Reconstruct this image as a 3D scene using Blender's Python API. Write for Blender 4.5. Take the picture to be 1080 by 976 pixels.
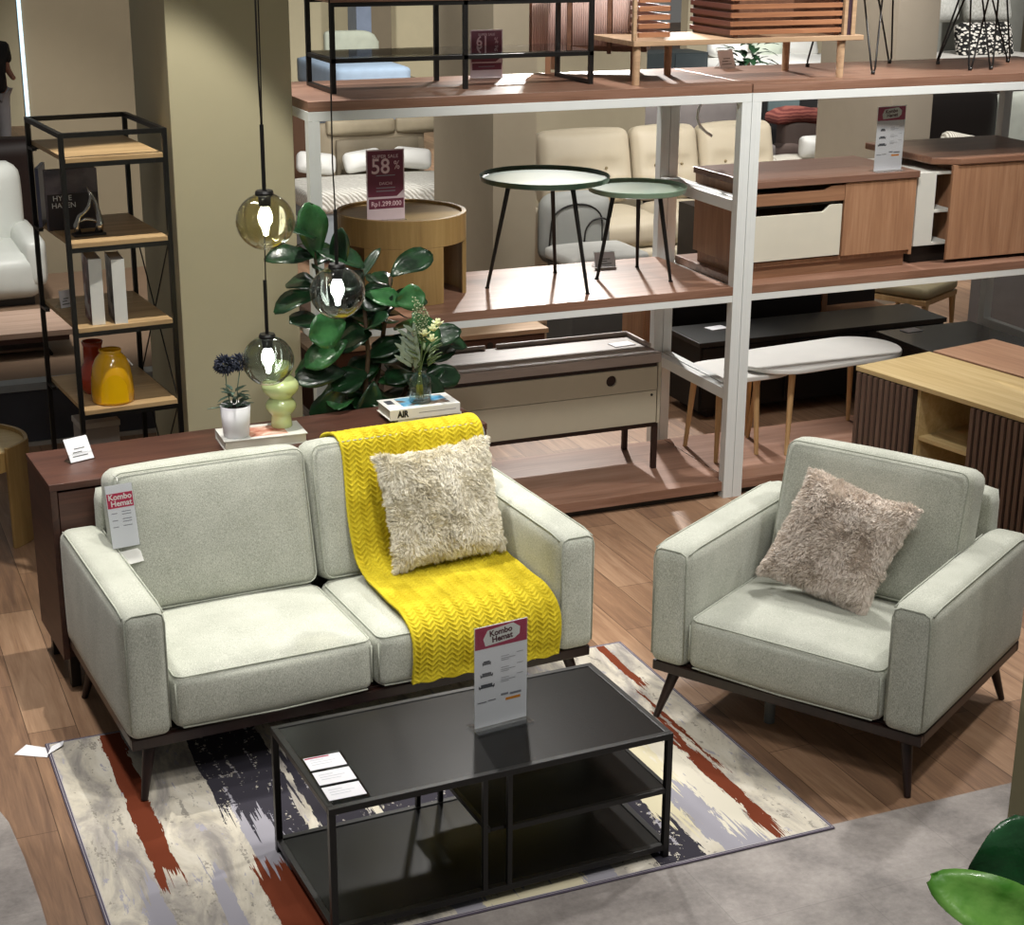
import bpy, bmesh, math, random
from math import sin, cos, pi, radians, sqrt, atan2
from mathutils import Vector, Matrix, Euler, noise

# ------------------------------------------------------------------ scene, camera, light
for o in list(bpy.data.objects): bpy.data.objects.remove(o)
SC = bpy.context.scene
COL = SC.collection
random.seed(7)

PITCH, ROLL, YAW, CH = 0.32531, 0.0067, 0.40148, 3.09228
fw = Vector((sin(YAW)*cos(PITCH), cos(YAW)*cos(PITCH), -sin(PITCH)))
rt = Vector((cos(YAW), -sin(YAW), 0)); up = rt.cross(fw)
R2 = rt*cos(ROLL)+up*sin(ROLL); U2 = up*cos(ROLL)-rt*sin(ROLL)
cd = bpy.data.cameras.new('camera'); cam = bpy.data.objects.new('camera', cd); COL.objects.link(cam)
cam.matrix_world = Matrix(((R2.x, U2.x, -fw.x, 0), (R2.y, U2.y, -fw.y, 0), (R2.z, U2.z, -fw.z, CH), (0, 0, 0, 1)))
cd.sensor_fit = 'HORIZONTAL'; cd.sensor_width = 36.0; cd.lens = 36.0*1770.47/1080.0; cd.clip_end = 200
SC.camera = cam
SC.view_settings.view_transform = 'Standard'; SC.view_settings.look = 'None'
SC.view_settings.gamma = 1.0; SC.view_settings.exposure = 0.0
try: SC.view_settings.use_curve_mapping = False
except Exception: pass

W = bpy.data.worlds.new('showroom_air'); SC.world = W; W.use_nodes = True
bg = W.node_tree.nodes['Background']; bg.inputs[0].default_value = (1.0, 0.97, 0.91, 1); bg.inputs[1].default_value = 0.13

def spot(loc, tgt, power, angle=70, blend=.5, size=.12, col=(1, .968, .92)):
    l = bpy.data.lights.new('ceiling_or_fill_spot', 'SPOT'); l.energy = power; l.spot_size = radians(angle); l.spot_blend = blend
    l.shadow_soft_size = size; l.color = col
    o = bpy.data.objects.new('ceiling_or_fill_spot', l); COL.objects.link(o); o.location = loc
    o.rotation_euler = (Vector(tgt)-Vector(loc)).to_track_quat('-Z', 'Y').to_euler(); return o
# key spots and added fill spots over the sofa corner
spot((2.3, 8.7, 4.3), (1.7, 5.6, .6), 450, 62)
spot((1.9, 4.5, 4.4), (1.75, 5.95, .7), 220, 52, .7)
spot((0.6, 3.0, 4.3), (1.6, 5.8, .6), 160, 62, .8, .25)  # fill light added from the front left
spot((5.2, 5.9, 4.3), (3.4, 5.0, .6), 370, 60)
spot((5.3, 4.45, 4.3), (3.5, 5.1, .6), 230, 46)
spot((2.3, 2.6, 4.3), (3.6, 5.2, .3), 120, 66, .8, .25)  # fill light added from the front, towards the armchair
spot((0.3, 6.6, 4.3), (0.4, 5.2, 0), 330, 60)
spot((2.9, 2.2, 4.3), (2.6, 4.0, 0), 140, 70, .6)  # added to brighten the grey tile in front
# rack spots
spot((5.6, 12.3, 4.3), (4.0, 7.9, 1.2), 1700, 44)
spot((4.0, 5.6, 4.3), (4.3, 7.9, 2.0), 400, 76, .7, .2)
spot((3.6, 8.9, 4.3), (3.6, 7.9, 2.0), 300, 75)
spot((6.6, 6.6, 4.3), (5.6, 7.2, .8), 400, 70)
# wall washer that leaves a slanted scallop on the pillar
spot((1.50, 6.84, 4.4), (1.50, 6.85, 0), 420, 48, .18, .03, (1, .96, .86))
# spots over the stock beyond
spot((3.6, 9.6, 4.4), (4.6, 11.3, 1.4), 330, 70)
spot((7.0, 9.4, 4.4), (7.9, 11.2, 1.4), 330, 70)
spot((0.9, 9.2, 4.4), (1.9, 12.6, 1.2), 420, 70)
spot((4.2, 12.0, 4.4), (4.4, 14.3, .7), 430, 70)
spot((6.6, 10.0, 4.4), (6.8, 12.4, .8), 480, 75)
spot((9.6, 11.0, 4.4), (10.0, 13.3, .7), 650, 75)
spot((1.2, 10.2, 4.4), (1.2, 12.0, .5), 300, 60)
spot((12.0, 13.2, 4.4), (12.4, 16.2, 1.5), 650, 60)  # added to brighten the bedding and its pillows
spot((1.0, 0.9, 4.3), (1.6, 1.8, 1.6), 120, 30)  # added over the foreground plant to brighten its leaves
spot((8.6, 15.0, 4.6), (9.5, 18.5, .8), 1300, 80)
spot((5.2, 16.5, 4.6), (6.5, 20.5, .8), 1300, 80)

# ------------------------------------------------------------------ materials
def s2l(c): return c/12.92 if c <= .04045 else ((c+.055)/1.055)**2.4
def hx(h): h = h.lstrip('#'); return tuple(s2l(int(h[i:i+2], 16)/255) for i in (0, 2, 4))+(1,)
class NT:
    def __init__(s, name, rough=.5, metal=0, spec=None, coat=0):
        s.m = bpy.data.materials.new(name); s.m.use_nodes = True; s.t = s.m.node_tree; s.b = s.t.nodes['Principled BSDF']
        s.b.inputs['Roughness'].default_value = rough; s.b.inputs['Metallic'].default_value = metal
        if spec is not None: s.b.inputs['Specular IOR Level'].default_value = spec
        if coat: s.b.inputs['Coat Weight'].default_value = coat; s.b.inputs['Coat Roughness'].default_value = .08
        s._c = None
    def n(s, typ, **k):
        nd = s.t.nodes.new(typ)
        for a, v in k.items():
            if a.startswith('i_'): nd.inputs[int(a[2:]) if a[2:].isdigit() else a[2:].replace('_', ' ')].default_value = v
            else: setattr(nd, a, v)
        return nd
    def l(s, a, b): s.t.links.new(a, b)
    def co(s):
        if not s._c: s._c = s.n('ShaderNodeTexCoord').outputs['Object']
        return s._c
    def mapped(s, sc, rot=(0, 0, 0), loc=(0, 0, 0)):
        m = s.n('ShaderNodeMapping'); s.l(s.co(), m.inputs[0]); m.inputs['Scale'].default_value = sc; m.inputs['Rotation'].default_value = rot
        m.inputs['Location'].default_value = loc; return m.outputs[0]
    def noise(s, vec, scale=5, detail=3, rough=.5, dist=0):
        n = s.n('ShaderNodeTexNoise'); s.l(vec, n.inputs['Vector']); n.inputs['Scale'].default_value = scale
        n.inputs['Detail'].default_value = detail; n.inputs['Roughness'].default_value = rough; n.inputs['Distortion'].default_value = dist
        return n.outputs['Fac']
    def ramp(s, fac, stops, interp='LINEAR'):
        r = s.n('ShaderNodeValToRGB'); s.l(fac, r.inputs[0]); cr = r.color_ramp; cr.interpolation = interp
        while len(cr.elements) < len(stops): cr.elements.new(.5)
        for e, (p, c) in zip(cr.elements, stops): e.position = p; e.color = c if len(c) == 4 else tuple(c)+(1,)
        return r.outputs[0]
    def math(s, op, a, b=None, c=None, clamp=False):
        m = s.n('ShaderNodeMath', operation=op); m.use_clamp = clamp
        for i, v in enumerate((a, b, c)):
            if v is None: continue
            if isinstance(v, (int, float)): m.inputs[i].default_value = v
            else: s.l(v, m.inputs[i])
        return m.outputs[0]
    def mix(s, f, a, b, blend='MIX'):
        m = s.n('ShaderNodeMix', data_type='RGBA', blend_type=blend)
        for k, v in ((0, f), (6, a), (7, b)):
            if isinstance(v, (int, float)): m.inputs[k].default_value = v
            elif isinstance(v, tuple): m.inputs[k].default_value = v
            else: s.l(v, m.inputs[k])
        return m.outputs[2]
    def col(s, c):
        if isinstance(c, tuple): s.b.inputs['Base Color'].default_value = c
        else: s.l(c, s.b.inputs['Base Color'])
    def bump(s, h, strength=.3, dist=.002):
        b = s.n('ShaderNodeBump'); s.l(h, b.inputs['Height']); b.inputs['Strength'].default_value = strength
        b.inputs['Distance'].default_value = dist; s.l(b.outputs[0], s.b.inputs['Normal'])

MATS = {}
def plain(h, rough=.5, metal=0, var=.06, coat=0):
    k = ('p', h, rough, metal, coat)
    if k in MATS: return MATS[k]
    t = NT('paint_'+h.strip('#'), rough, metal, coat=coat); c = hx(h)
    f = t.noise(t.mapped((1, 1, 1)), 9, 3)
    a = tuple(x*(1-var) for x in c[:3])+(1,); b = tuple(min(1, x*(1+var)) for x in c[:3])+(1,)
    t.col(t.ramp(f, [(.3, a), (.7, b)])); MATS[k] = t.m; return t.m
def wood(name, cols, axis=0, sc=1.0, rough=.45, coat=0, planks=None):
    """grain runs along axis"""
    k = ('w', name, axis)
    if k in MATS: return MATS[k]
    t = NT('wood_'+name, rough, coat=coat)
    s = [14*sc]*3; s[axis] = 1.1*sc
    v = t.mapped(tuple(s))
    f1 = t.noise(v, 1.6, 5, .6, .9)
    s2 = [70*sc]*3; s2[axis] = 2.0*sc
    f2 = t.noise(t.mapped(tuple(s2)), 1.5, 3, .6)
    f = t.math('ADD', t.math('MULTIPLY', f1, .72), t.math('MULTIPLY', f2, .28))
    n = len(cols); c = t.ramp(f, [(.3+.4*i/(n-1), hx(h)) for i, h in enumerate(cols)])
    t.col(c); t.bump(f2, .12, .001); MATS[k] = t.m; return t.m
def fabric(name, c1, c2, scale=220, bump=.5, rough=.9, stretch=(1, 1, .35)):
    k = ('f', name)
    if k in MATS: return MATS[k]
    t = NT('fabric_'+name, rough, spec=.25)
    v = t.mapped(stretch); f = t.noise(v, scale, 2, .6); g = t.noise(t.mapped((1, 1, 1)), 6, 3)
    ff = t.math('ADD', t.math('MULTIPLY', f, .8), t.math('MULTIPLY', g, .2))
    t.col(t.ramp(ff, [(.38, hx(c1)), (.62, hx(c2))])); t.bump(f, bump, .0015)
    t.b.inputs['Sheen Weight'].default_value = .15
    MATS[k] = t.m; return t.m
def glassy(name, tint, ior=1.45, gl=1.0):
    """thin clear sheet: tinted see-through with mirror-like edges"""
    k = ('g', name)
    if k in MATS: return MATS[k]
    m = bpy.data.materials.new('glass_'+name); m.use_nodes = True; t = m.node_tree; t.nodes.clear()
    N = t.nodes.new; out = N('ShaderNodeOutputMaterial'); mx = N('ShaderNodeMixShader'); lw = N('ShaderNodeLayerWeight'); lw.inputs[0].default_value = .5
    p = N('ShaderNodeMath'); p.operation = 'POWER'; p.inputs[1].default_value = 3.2; t.links.new(lw.outputs['Facing'], p.inputs[0])
    q = N('ShaderNodeMath'); q.operation = 'MULTIPLY_ADD'; q.inputs[1].default_value = .75*gl; q.inputs[2].default_value = .035*ior; t.links.new(p.outputs[0], q.inputs[0])
    tr = N('ShaderNodeBsdfTransparent'); g = N('ShaderNodeBsdfGlossy')
    tr.inputs[0].default_value = tint; g.inputs['Roughness'].default_value = .03
    t.links.new(q.outputs[0], mx.inputs[0]); t.links.new(tr.outputs[0], mx.inputs[1]); t.links.new(g.outputs[0], mx.inputs[2]); t.links.new(mx.outputs[0], out.inputs[0])
    MATS[k] = m; return m
def emit(name, c, s):
    k = ('e', name)
    if k in MATS: return MATS[k]
    t = NT('glow_'+name); t.col((1, 1, 1, 1)); t.b.inputs['Emission Color'].default_value = c; t.b.inputs['Emission Strength'].default_value = s
    MATS[k] = t.m; return t.m

WALNUT_X = wood('dark_walnut', ['#3a221b', '#4e3026', '#603d30'], 0)
WALNUT_Y = wood('dark_walnut_side', ['#33201a', '#452b22', '#523529'], 1)
SHELF = wood('rack_shelf', ['#70503f', '#8a6755', '#9d7b6a'], 0, .8, .34)
OAKX = wood('natural_oak', ['#a08468', '#b8997a', '#c9ab8a'], 0)
OAKY = wood('natural_oak_deep', ['#a98658', '#c3a06c', '#d3b27e'], 1)
YOAK = wood('yellow_oak', ['#b59a68', '#cbb280', '#d8c294'], 0, .7)
DRUMOAK = wood('drum_oak', ['#8c7044', '#a08250', '#b0925e'], 2, .8)
DRUMTOP = wood('drum_oak_top', ['#a58a58', '#b89c6a', '#c4aa78'], 0, .8, .3)
TEAKX = wood('teak_cabinet', ['#7d5a44', '#926b50', '#a67e60'], 0, .8)
TEAKZ = wood('teak_cabinet_upright', ['#876048', '#9d7558', '#b0886a'], 2, .8)
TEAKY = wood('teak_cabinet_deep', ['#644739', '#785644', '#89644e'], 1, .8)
ASHLEG = wood('ash_leg', ['#b08c5e', '#c4a070', '#d0ae80'], 2)
BLACK = plain('#17130f', .42, .0, .1)
BLACKM = plain('#0e0c0b', .38, .0, .1)
DARKWOOD = wood('espresso_leg', ['#180b08', '#22110d', '#2c1813'], 2, 1, .35)
WHITEM = plain('#dfe3e2', .42, 0, .02)
WHITE = plain('#e4e4e0', .5, 0, .02)
PAPER = plain('#e9e9ee', .55, 0, .01)
SOFAF = fabric('sage_grey_weave', '#979a8e', '#c8cabf', 420, .55)
PIPE = fabric('sage_grey_piping', '#9a9e92', '#b3b7aa', 300, .4)
CLEAR = glassy('clear_acrylic', (.97, .98, .98, 1), 1.35)
RED = plain('#9c2148', .5, 0, .02)

# ------------------------------------------------------------------ mesh helpers
class MB:
    def __init__(s): s.bm = bmesh.new()
    def box(s, x0, x1, y0, y1, z0, z1):
        v = [s.bm.verts.new((x, y, z)) for x in (x0, x1) for y in (y0, y1) for z in (z0, z1)]
        for f in ((0, 1, 3, 2), (4, 6, 7, 5), (0, 4, 5, 1), (2, 3, 7, 6), (0, 2, 6, 4), (1, 5, 7, 3)): s.bm.faces.new([v[i] for i in f])
        return s
    def bar(s, p0, p1, w, h=None, upv=(0, 0, 1)):
        p0 = Vector(p0); p1 = Vector(p1); h = h or w; d = (p1-p0).normalized(); u = Vector(upv)
        if abs(d.dot(u)) > .95: u = Vector((0, 1, 0))
        a = d.cross(u).normalized()*w/2; b = a.cross(d).normalized()*h/2
        v = [s.bm.verts.new(p+i*a+j*b) for p in (p0, p1) for i, j in ((-1, -1), (1, -1), (1, 1), (-1, 1))]
        for f in ((3, 2, 1, 0), (4, 5, 6, 7), (0, 1, 5, 4), (1, 2, 6, 5), (2, 3, 7, 6), (3, 0, 4, 7)): s.bm.faces.new([v[i] for i in f])
        return s
    def cyl(s, p0, p1, r0, r1=None, n=16):
        p0 = Vector(p0); p1 = Vector(p1); r1 = r0 if r1 is None else r1; d = (p1-p0).normalized()
        a = d.orthogonal().normalized(); b = d.cross(a)
        L = [[s.bm.verts.new(p+r*(a*cos(2*pi*i/n)+b*sin(2*pi*i/n))) for i in range(n)] for p, r in ((p0, r0), (p1, r1))]
        for i in range(n): s.bm.faces.new((L[0][i], L[0][(i+1) % n], L[1][(i+1) % n], L[1][i]))
        s.bm.faces.new(L[0][::-1]); s.bm.faces.new(L[1]); return s
    def tube(s, pts, r, n=8, closed=False):
        pts = [Vector(p) for p in pts]; m = len(pts); rr = r if isinstance(r, (list, tuple)) else [r]*m
        rings = []; a = None
        for i, p in enumerate(pts):
            if closed: d = pts[(i+1) % m]-pts[i-1]
            else: d = pts[min(i+1, m-1)]-pts[max(i-1, 0)]
            d.normalize()
            a = (d.orthogonal() if a is None else (a-d*a.dot(d))).normalized(); b = d.cross(a)
            rings.append([s.bm.verts.new(p+rr[i]*(a*cos(2*pi*k/n)+b*sin(2*pi*k/n))) for k in range(n)])
        for i in range(m if closed else m-1):
            A, B = rings[i], rings[(i+1) % m]
            for k in range(n): s.bm.faces.new((A[k], A[(k+1) % n], B[(k+1) % n], B[k]))
        if not closed: s.bm.faces.new(rings[0][::-1]); s.bm.faces.new(rings[-1])
        return s
    def lathe(s, prof, cx=0, cy=0, n=32, mod=None):
        rings = []
        for r, z in prof:
            rings.append([s.bm.verts.new((cx+(r*(mod(2*pi*k/n, z) if mod else 1))*cos(2*pi*k/n), cy+(r*(mod(2*pi*k/n, z) if mod else 1))*sin(2*pi*k/n), z)) for k in range(n)])
        for A, B in zip(rings, rings[1:]):
            for k in range(n): s.bm.faces.new((A[k], A[(k+1) % n], B[(k+1) % n], B[k]))
        s.bm.faces.new(rings[0][::-1]); s.bm.faces.new(rings[-1]); return s
    def prism(s, pts, z0, z1, M=None):
        """polygon (x,y) extruded z0..z1, optional matrix"""
        M = M or Matrix()
        A = [s.bm.verts.new(M @ Vector((x, y, z0))) for x, y in pts]; B = [s.bm.verts.new(M @ Vector((x, y, z1))) for x, y in pts]
        n = len(pts)
        s.bm.faces.new(A[::-1]); s.bm.faces.new(B)
        for i in range(n): s.bm.faces.new((A[i], A[(i+1) % n], B[(i+1) % n], B[i]))
        return s
    def grid(s, f, nu, nv, wrap=False):
        G = [[s.bm.verts.new(f(i/nu, j/nv)) for j in range(nv+1)] for i in range(nu if wrap else nu+1)]
        for i in range(nu):
            for j in range(nv): s.bm.faces.new((G[i][j], G[(i+1) % len(G)][j], G[(i+1) % len(G)][j+1], G[i][j+1]))
        return s
    def pad(s, c, size, r, puff=(0, 0, 0), n=12, M=None, warp=None):
        """rounded, puffed box"""
        c = Vector(c); hs = Vector(size)/2; M = M or Matrix()
        tmp = bmesh.new(); bmesh.ops.create_cube(tmp, size=2)
        bmesh.ops.subdivide_edges(tmp, edges=tmp.edges[:], cuts=n, use_grid_fill=True)
        vm = {}
        for v in tmp.verts:
            q = v.co.copy()
            # push samples towards edges to resolve rounding
            q = Vector([math.copysign(abs(t)**.75, t) for t in q])
            p = Vector([q[i]*hs[i] for i in range(3)])
            inner = Vector([max(-(hs[i]-r), min(hs[i]-r, p[i])) for i in range(3)]); d = p-inner
            if d.length > 1e-9: p = inner+d.normalized()*r if True else p
            for i in range(3):
                j, k = (i+1) % 3, (i+2) % 3
                p[i] += puff[i]*q[i]*(1-q[j]**2)*(1-q[k]**2)
            if warp: p = warp(p, q)
            vm[v] = s.bm.verts.new(M @ (c+p))
        for f in tmp.faces: s.bm.faces.new([vm[v] for v in f.verts])
        tmp.free(); return s
    def build(s, name, mat, parent=None, smooth=False, bevel=0, seg=2, sub=0, label=None):
        bmesh.ops.recalc_face_normals(s.bm, faces=s.bm.faces[:])
        me = bpy.data.meshes.new(name); s.bm.to_mesh(me); s.bm.free()
        if mat: me.materials.append(mat)
        if smooth:
            for p in me.polygons: p.use_smooth = True
        o = bpy.data.objects.new(name, me); COL.objects.link(o)
        if parent: o.parent = parent
        if bevel:
            b = o.modifiers.new('bevel', 'BEVEL'); b.width = bevel; b.segments = seg; b.limit_method = 'ANGLE'; b.angle_limit = radians(40)
        if sub: u = o.modifiers.new('sub', 'SUBSURF'); u.levels = sub; u.render_levels = sub
        if label: o['label'] = label
        return o
def smooth_angle(o, a=40):
    for p in o.data.polygons: p.use_smooth = True
    try:
        bpy.context.view_layer.objects.active = o
        o.data.set_sharp_from_angle(angle=radians(a))
    except Exception: pass
    return o
def thing(name, label, cat, loc=(0, 0, 0), rz=0, group=None):
    o = bpy.data.objects.new(name, None); COL.objects.link(o); o.empty_display_size = .05
    o.location = loc; o.rotation_euler = (0, 0, rz); return tag(o, label, cat, group)
def tag(o, label, cat, group=None, kind=None):
    o['label'] = label; o['category'] = cat
    if group: o['group'] = group
    if kind: o['kind'] = kind
    return o
def struct(o): o['kind'] = 'structure'; return o
def dup(root, loc, rz, label, group=None):
    def cp(o, par):
        c = o.copy(); COL.objects.link(c)
        if par is not None: c.parent = par
        for ch in [x for x in ORIG if x.parent == o]: cp(ch, c)
        return c
    ORIG = list(bpy.data.objects)
    r = cp(root, None); r.location = loc; r.rotation_euler = (0, 0, rz); r['label'] = label
    if group: r['group'] = group
    return r
def text(name, s, size, mat, parent, M, ext=.0004, align='CENTER', bold=0, sx=1.0):
    cu = bpy.data.curves.new(name, 'FONT'); cu.body = s; cu.size = size; cu.extrude = ext; cu.align_x = align; cu.align_y = 'CENTER'
    cu.offset = bold; cu.resolution_u = 3
    t = bpy.data.objects.new(name, cu); COL.objects.link(t)
    dg = bpy.context.evaluated_depsgraph_get(); me = bpy.data.meshes.new_from_object(t.evaluated_get(dg))
    bpy.data.objects.remove(t); me.transform(M @ Matrix.Diagonal((sx, 1, 1, 1))); me.materials.clear(); me.materials.append(mat)
    o = bpy.data.objects.new(name, me); COL.objects.link(o); o.parent = parent; return o
def T(x, y, z): return Matrix.Translation((x, y, z))
RX90 = Matrix.Rotation(pi/2, 4, 'X')
def leaf(mb, base, direc, L, Wd, nrm=(0, 0, 1), droop=.25, fold=.15, wav=.06, n=8, shape='ovate', seed=0):
    """one leaf blade with a midrib fold, drooping"""
    d = Vector(direc).normalized(); nr = Vector(nrm); side = d.cross(nr)
    if side.length < 1e-3: side = d.orthogonal()
    side.normalize(); nr = side.cross(d).normalized(); base = Vector(base)
    def f(u, v):
        t = u; w = v*2-1
        if shape == 'ovate': wd = Wd*(sin(pi*min(1, t**.8))**.6)*(1-.18*t)
        elif shape == 'fiddle': wd = Wd*(.08+.95*(sin(pi*t**1.25))**.6+.0)*(.72+.35*t)
        elif shape == 'round': wd = Wd*max(.02, (1-(2*t-1)**2))**.5
        else: wd = Wd*sin(pi*t)**.9
        p = base+d*(L*t)-nr*(droop*L*t*t)+side*(wd/2*w)+nr*(fold*abs(w)*wd*.5)+nr*(wav*Wd*sin(9*t+seed)*w*w)
        return p
    th = .0012
    # two skins with thickness
    G = [[f(.001+.998*i/n, j/4) for j in range(5)] for i in range(n+1)]
    top = [[mb.bm.verts.new(p+nr*th) for p in r] for r in G]; bot = [[mb.bm.verts.new(p-nr*th) for p in r] for r in G]
    for i in range(n):
        for j in range(4):
            mb.bm.faces.new((top[i][j], top[i+1][j], top[i+1][j+1], top[i][j+1]))
            mb.bm.faces.new((bot[i][j+1], bot[i+1][j+1], bot[i+1][j], bot[i][j]))
    for i in range(n):
        for j in (0, 4): mb.bm.faces.new((top[i][j], bot[i][j], bot[i+1][j], top[i+1][j]) if j == 0 else (top[i+1][j], bot[i+1][j], bot[i][j], top[i][j]))
    for i in (0, n):
        for j in range(4): mb.bm.faces.new((top[i][j], top[i][j+1], bot[i][j+1], bot[i][j]))
def rloop(x0, x1, y0, y1, z, r, n=6):
    P = []
    for cx, cy, a0 in ((x1-r, y1-r, 0), (x0+r, y1-r, pi/2), (x0+r, y0+r, pi), (x1-r, y0+r, 1.5*pi)):
        for i in range(n+1): a = a0+pi/2*i/n; P.append((cx+r*cos(a), cy+r*sin(a), z))
    return P
# ------------------------------------------------------------------ the setting
def floor_mats():
    t = NT('wood_plank_floor', .42)
    v = t.mapped((1, 1, 1), (0, 0, pi/2))
    b = t.n('ShaderNodeTexBrick'); t.l(v, b.inputs['Vector']); b.offset = .37; b.inputs['Scale'].default_value = 1
    b.inputs['Brick Width'].default_value = 1.22; b.inputs['Row Height'].default_value = .185; b.inputs['Mortar Size'].default_value = .0016
    b.inputs['Color1'].default_value = (0, 0, 0, 1); b.inputs['Color2'].default_value = (1, 1, 1, 1); b.inputs['Mortar'].default_value = (.5, .5, .5, 1)
    f1 = t.noise(t.mapped((9, .8, 1)), 2.2, 6, .62, 1.1); f2 = t.noise(t.mapped((60, 2.5, 1)), 2, 3)
    f = t.math('ADD', t.math('ADD', t.math('MULTIPLY', f1, .55), t.math('MULTIPLY', f2, .2)), t.math('MULTIPLY', b.outputs['Color'], .22))
    c = t.ramp(f, [(.3, hx('#6e5443')), (.5, hx('#917158')), (.68, hx('#ab8b70'))])
    c = t.mix(b.outputs['Fac'], c, hx('#4a3426')); t.col(c); t.bump(f2, .1, .001)
    g = NT('grey_stone_tile', .55)
    f = g.noise(g.mapped((1, 1, 1)), 3.5, 8, .62, .4); f3 = g.noise(g.mapped((1, 1, 1)), 38, 4, .7)
    f = g.math('ADD', g.math('MULTIPLY', f, .7), g.math('MULTIPLY', f3, .3))
    c = g.ramp(f, [(.36, hx('#77716e')), (.5, hx('#918a86')), (.66, hx('#a8a19c'))])
    b = g.n('ShaderNodeTexBrick'); g.l(g.mapped((1, 1, 1), (0, 0, .0), (.3, .2, 0)), b.inputs['Vector']); b.offset = .5; b.inputs['Scale'].default_value = 1
    b.inputs['Brick Width'].default_value = .92; b.inputs['Row Height'].default_value = .46; b.inputs['Mortar Size'].default_value = .0015
    c = g.mix(g.math('MULTIPLY', b.outputs['Fac'], .35), c, hx('#5b5653')); g.col(c); g.bump(f3, .08, .001)
    return t.m, g.m
FW, FG = floor_mats()
mb = MB(); mb.box(-6, 22, -2, 40, -.05, 0); struct(mb.build('floor', FW))
pts = [(-6, -2), (22, -2), (22, 4.34), (.44, 4.34), (.436, 4.9), (.424, 5.2), (.405, 5.45), (.36, 5.65), (.2, 5.9), (-.3, 6.1), (-6, 6.1)]
mb = MB(); mb.prism(pts, 0, .0012); o = struct(mb.build('floor_tile_zone', FG))

WALLC = plain('#a39a80', .75, 0, .015)
WALLB = plain('#8c8069', .8, 0, .02)
WALLG = plain('#77706a', .8, 0, .02)
mb = MB(); mb.box(1.56, 2.125, 7.62, 8.45, 0, 4.6); struct(mb.build('wall_pillar_left', plain('#b9b193', .8, 0, .012), bevel=.004))
mb = MB(); mb.box(1.62, 2.6, 13.0, 13.3, 0, 4.6); struct(mb.build('wall_left', WALLB))
mb = MB(); mb.box(4.51, 4.84, 11.0, 12.2, 0, 4.6); struct(mb.build('wall_column_centre', plain('#9a907c', .8, 0, .02)))
mb = MB(); mb.box(7.84, 8.22, 11.0, 12.03, 0, 4.6); struct(mb.build('wall_column_right', plain('#93897a', .8, 0, .02)))
mb = MB(); mb.box(5.45, 7.05, 13.6, 13.8, 0, 4.6); struct(mb.build('wall_middle', plain('#9f957e', .8, 0, .02)))
mb = MB(); mb.box(5.28, 5.45, 13.3, 13.8, 0, 4.6); struct(mb.build('trim_1', plain('#9a9c9c', .6)))
mb = MB(); mb.box(-2, 11.5, 24.6, 24.8, 0, 4.8); struct(mb.build('wall_back', plain('#c9c0a0', .8, 0, .02)))
mb = MB(); mb.box(11.5, 19, 21.0, 21.2, 0, 4.8); struct(mb.build('wall_back_right', plain('#b5ab92', .8, 0, .02)))
mb = MB(); mb.box(7.72, 8.02, 23.4, 23.8, 0, 4.8); struct(mb.build('wall_pier_back', plain('#756b58', .8, 0, .02)))
mb = MB(); mb.box(7.5, 7.72, 23.4, 23.8, 0, 4.8); struct(mb.build('trim_2', plain('#7c8aa0', .5)))
mb = MB(); mb.box(3.66, 4.3, 3.4, 4.12, 0, 4.6); struct(mb.build('wall_pillar_right', plain('#8a8468', .8, 0, .02)))
mb = MB(); mb.box(-1.5, 1.60, 24.0, 24.3, 0, 4.8); struct(mb.build('wall_far_left', plain('#6e6a70', .8)))
# lit slot at the end of the left wall
mb = MB(); mb.box(1.594, 1.6185, 12.985, 13.02, 1.50, 4.5); tag(mb.build('light_strip', emit('cool_strip', (.45, .8, 1, 1), 1.1)), 'tall thin cool white light strip on the edge of the far left wall', 'light strip')

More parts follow.
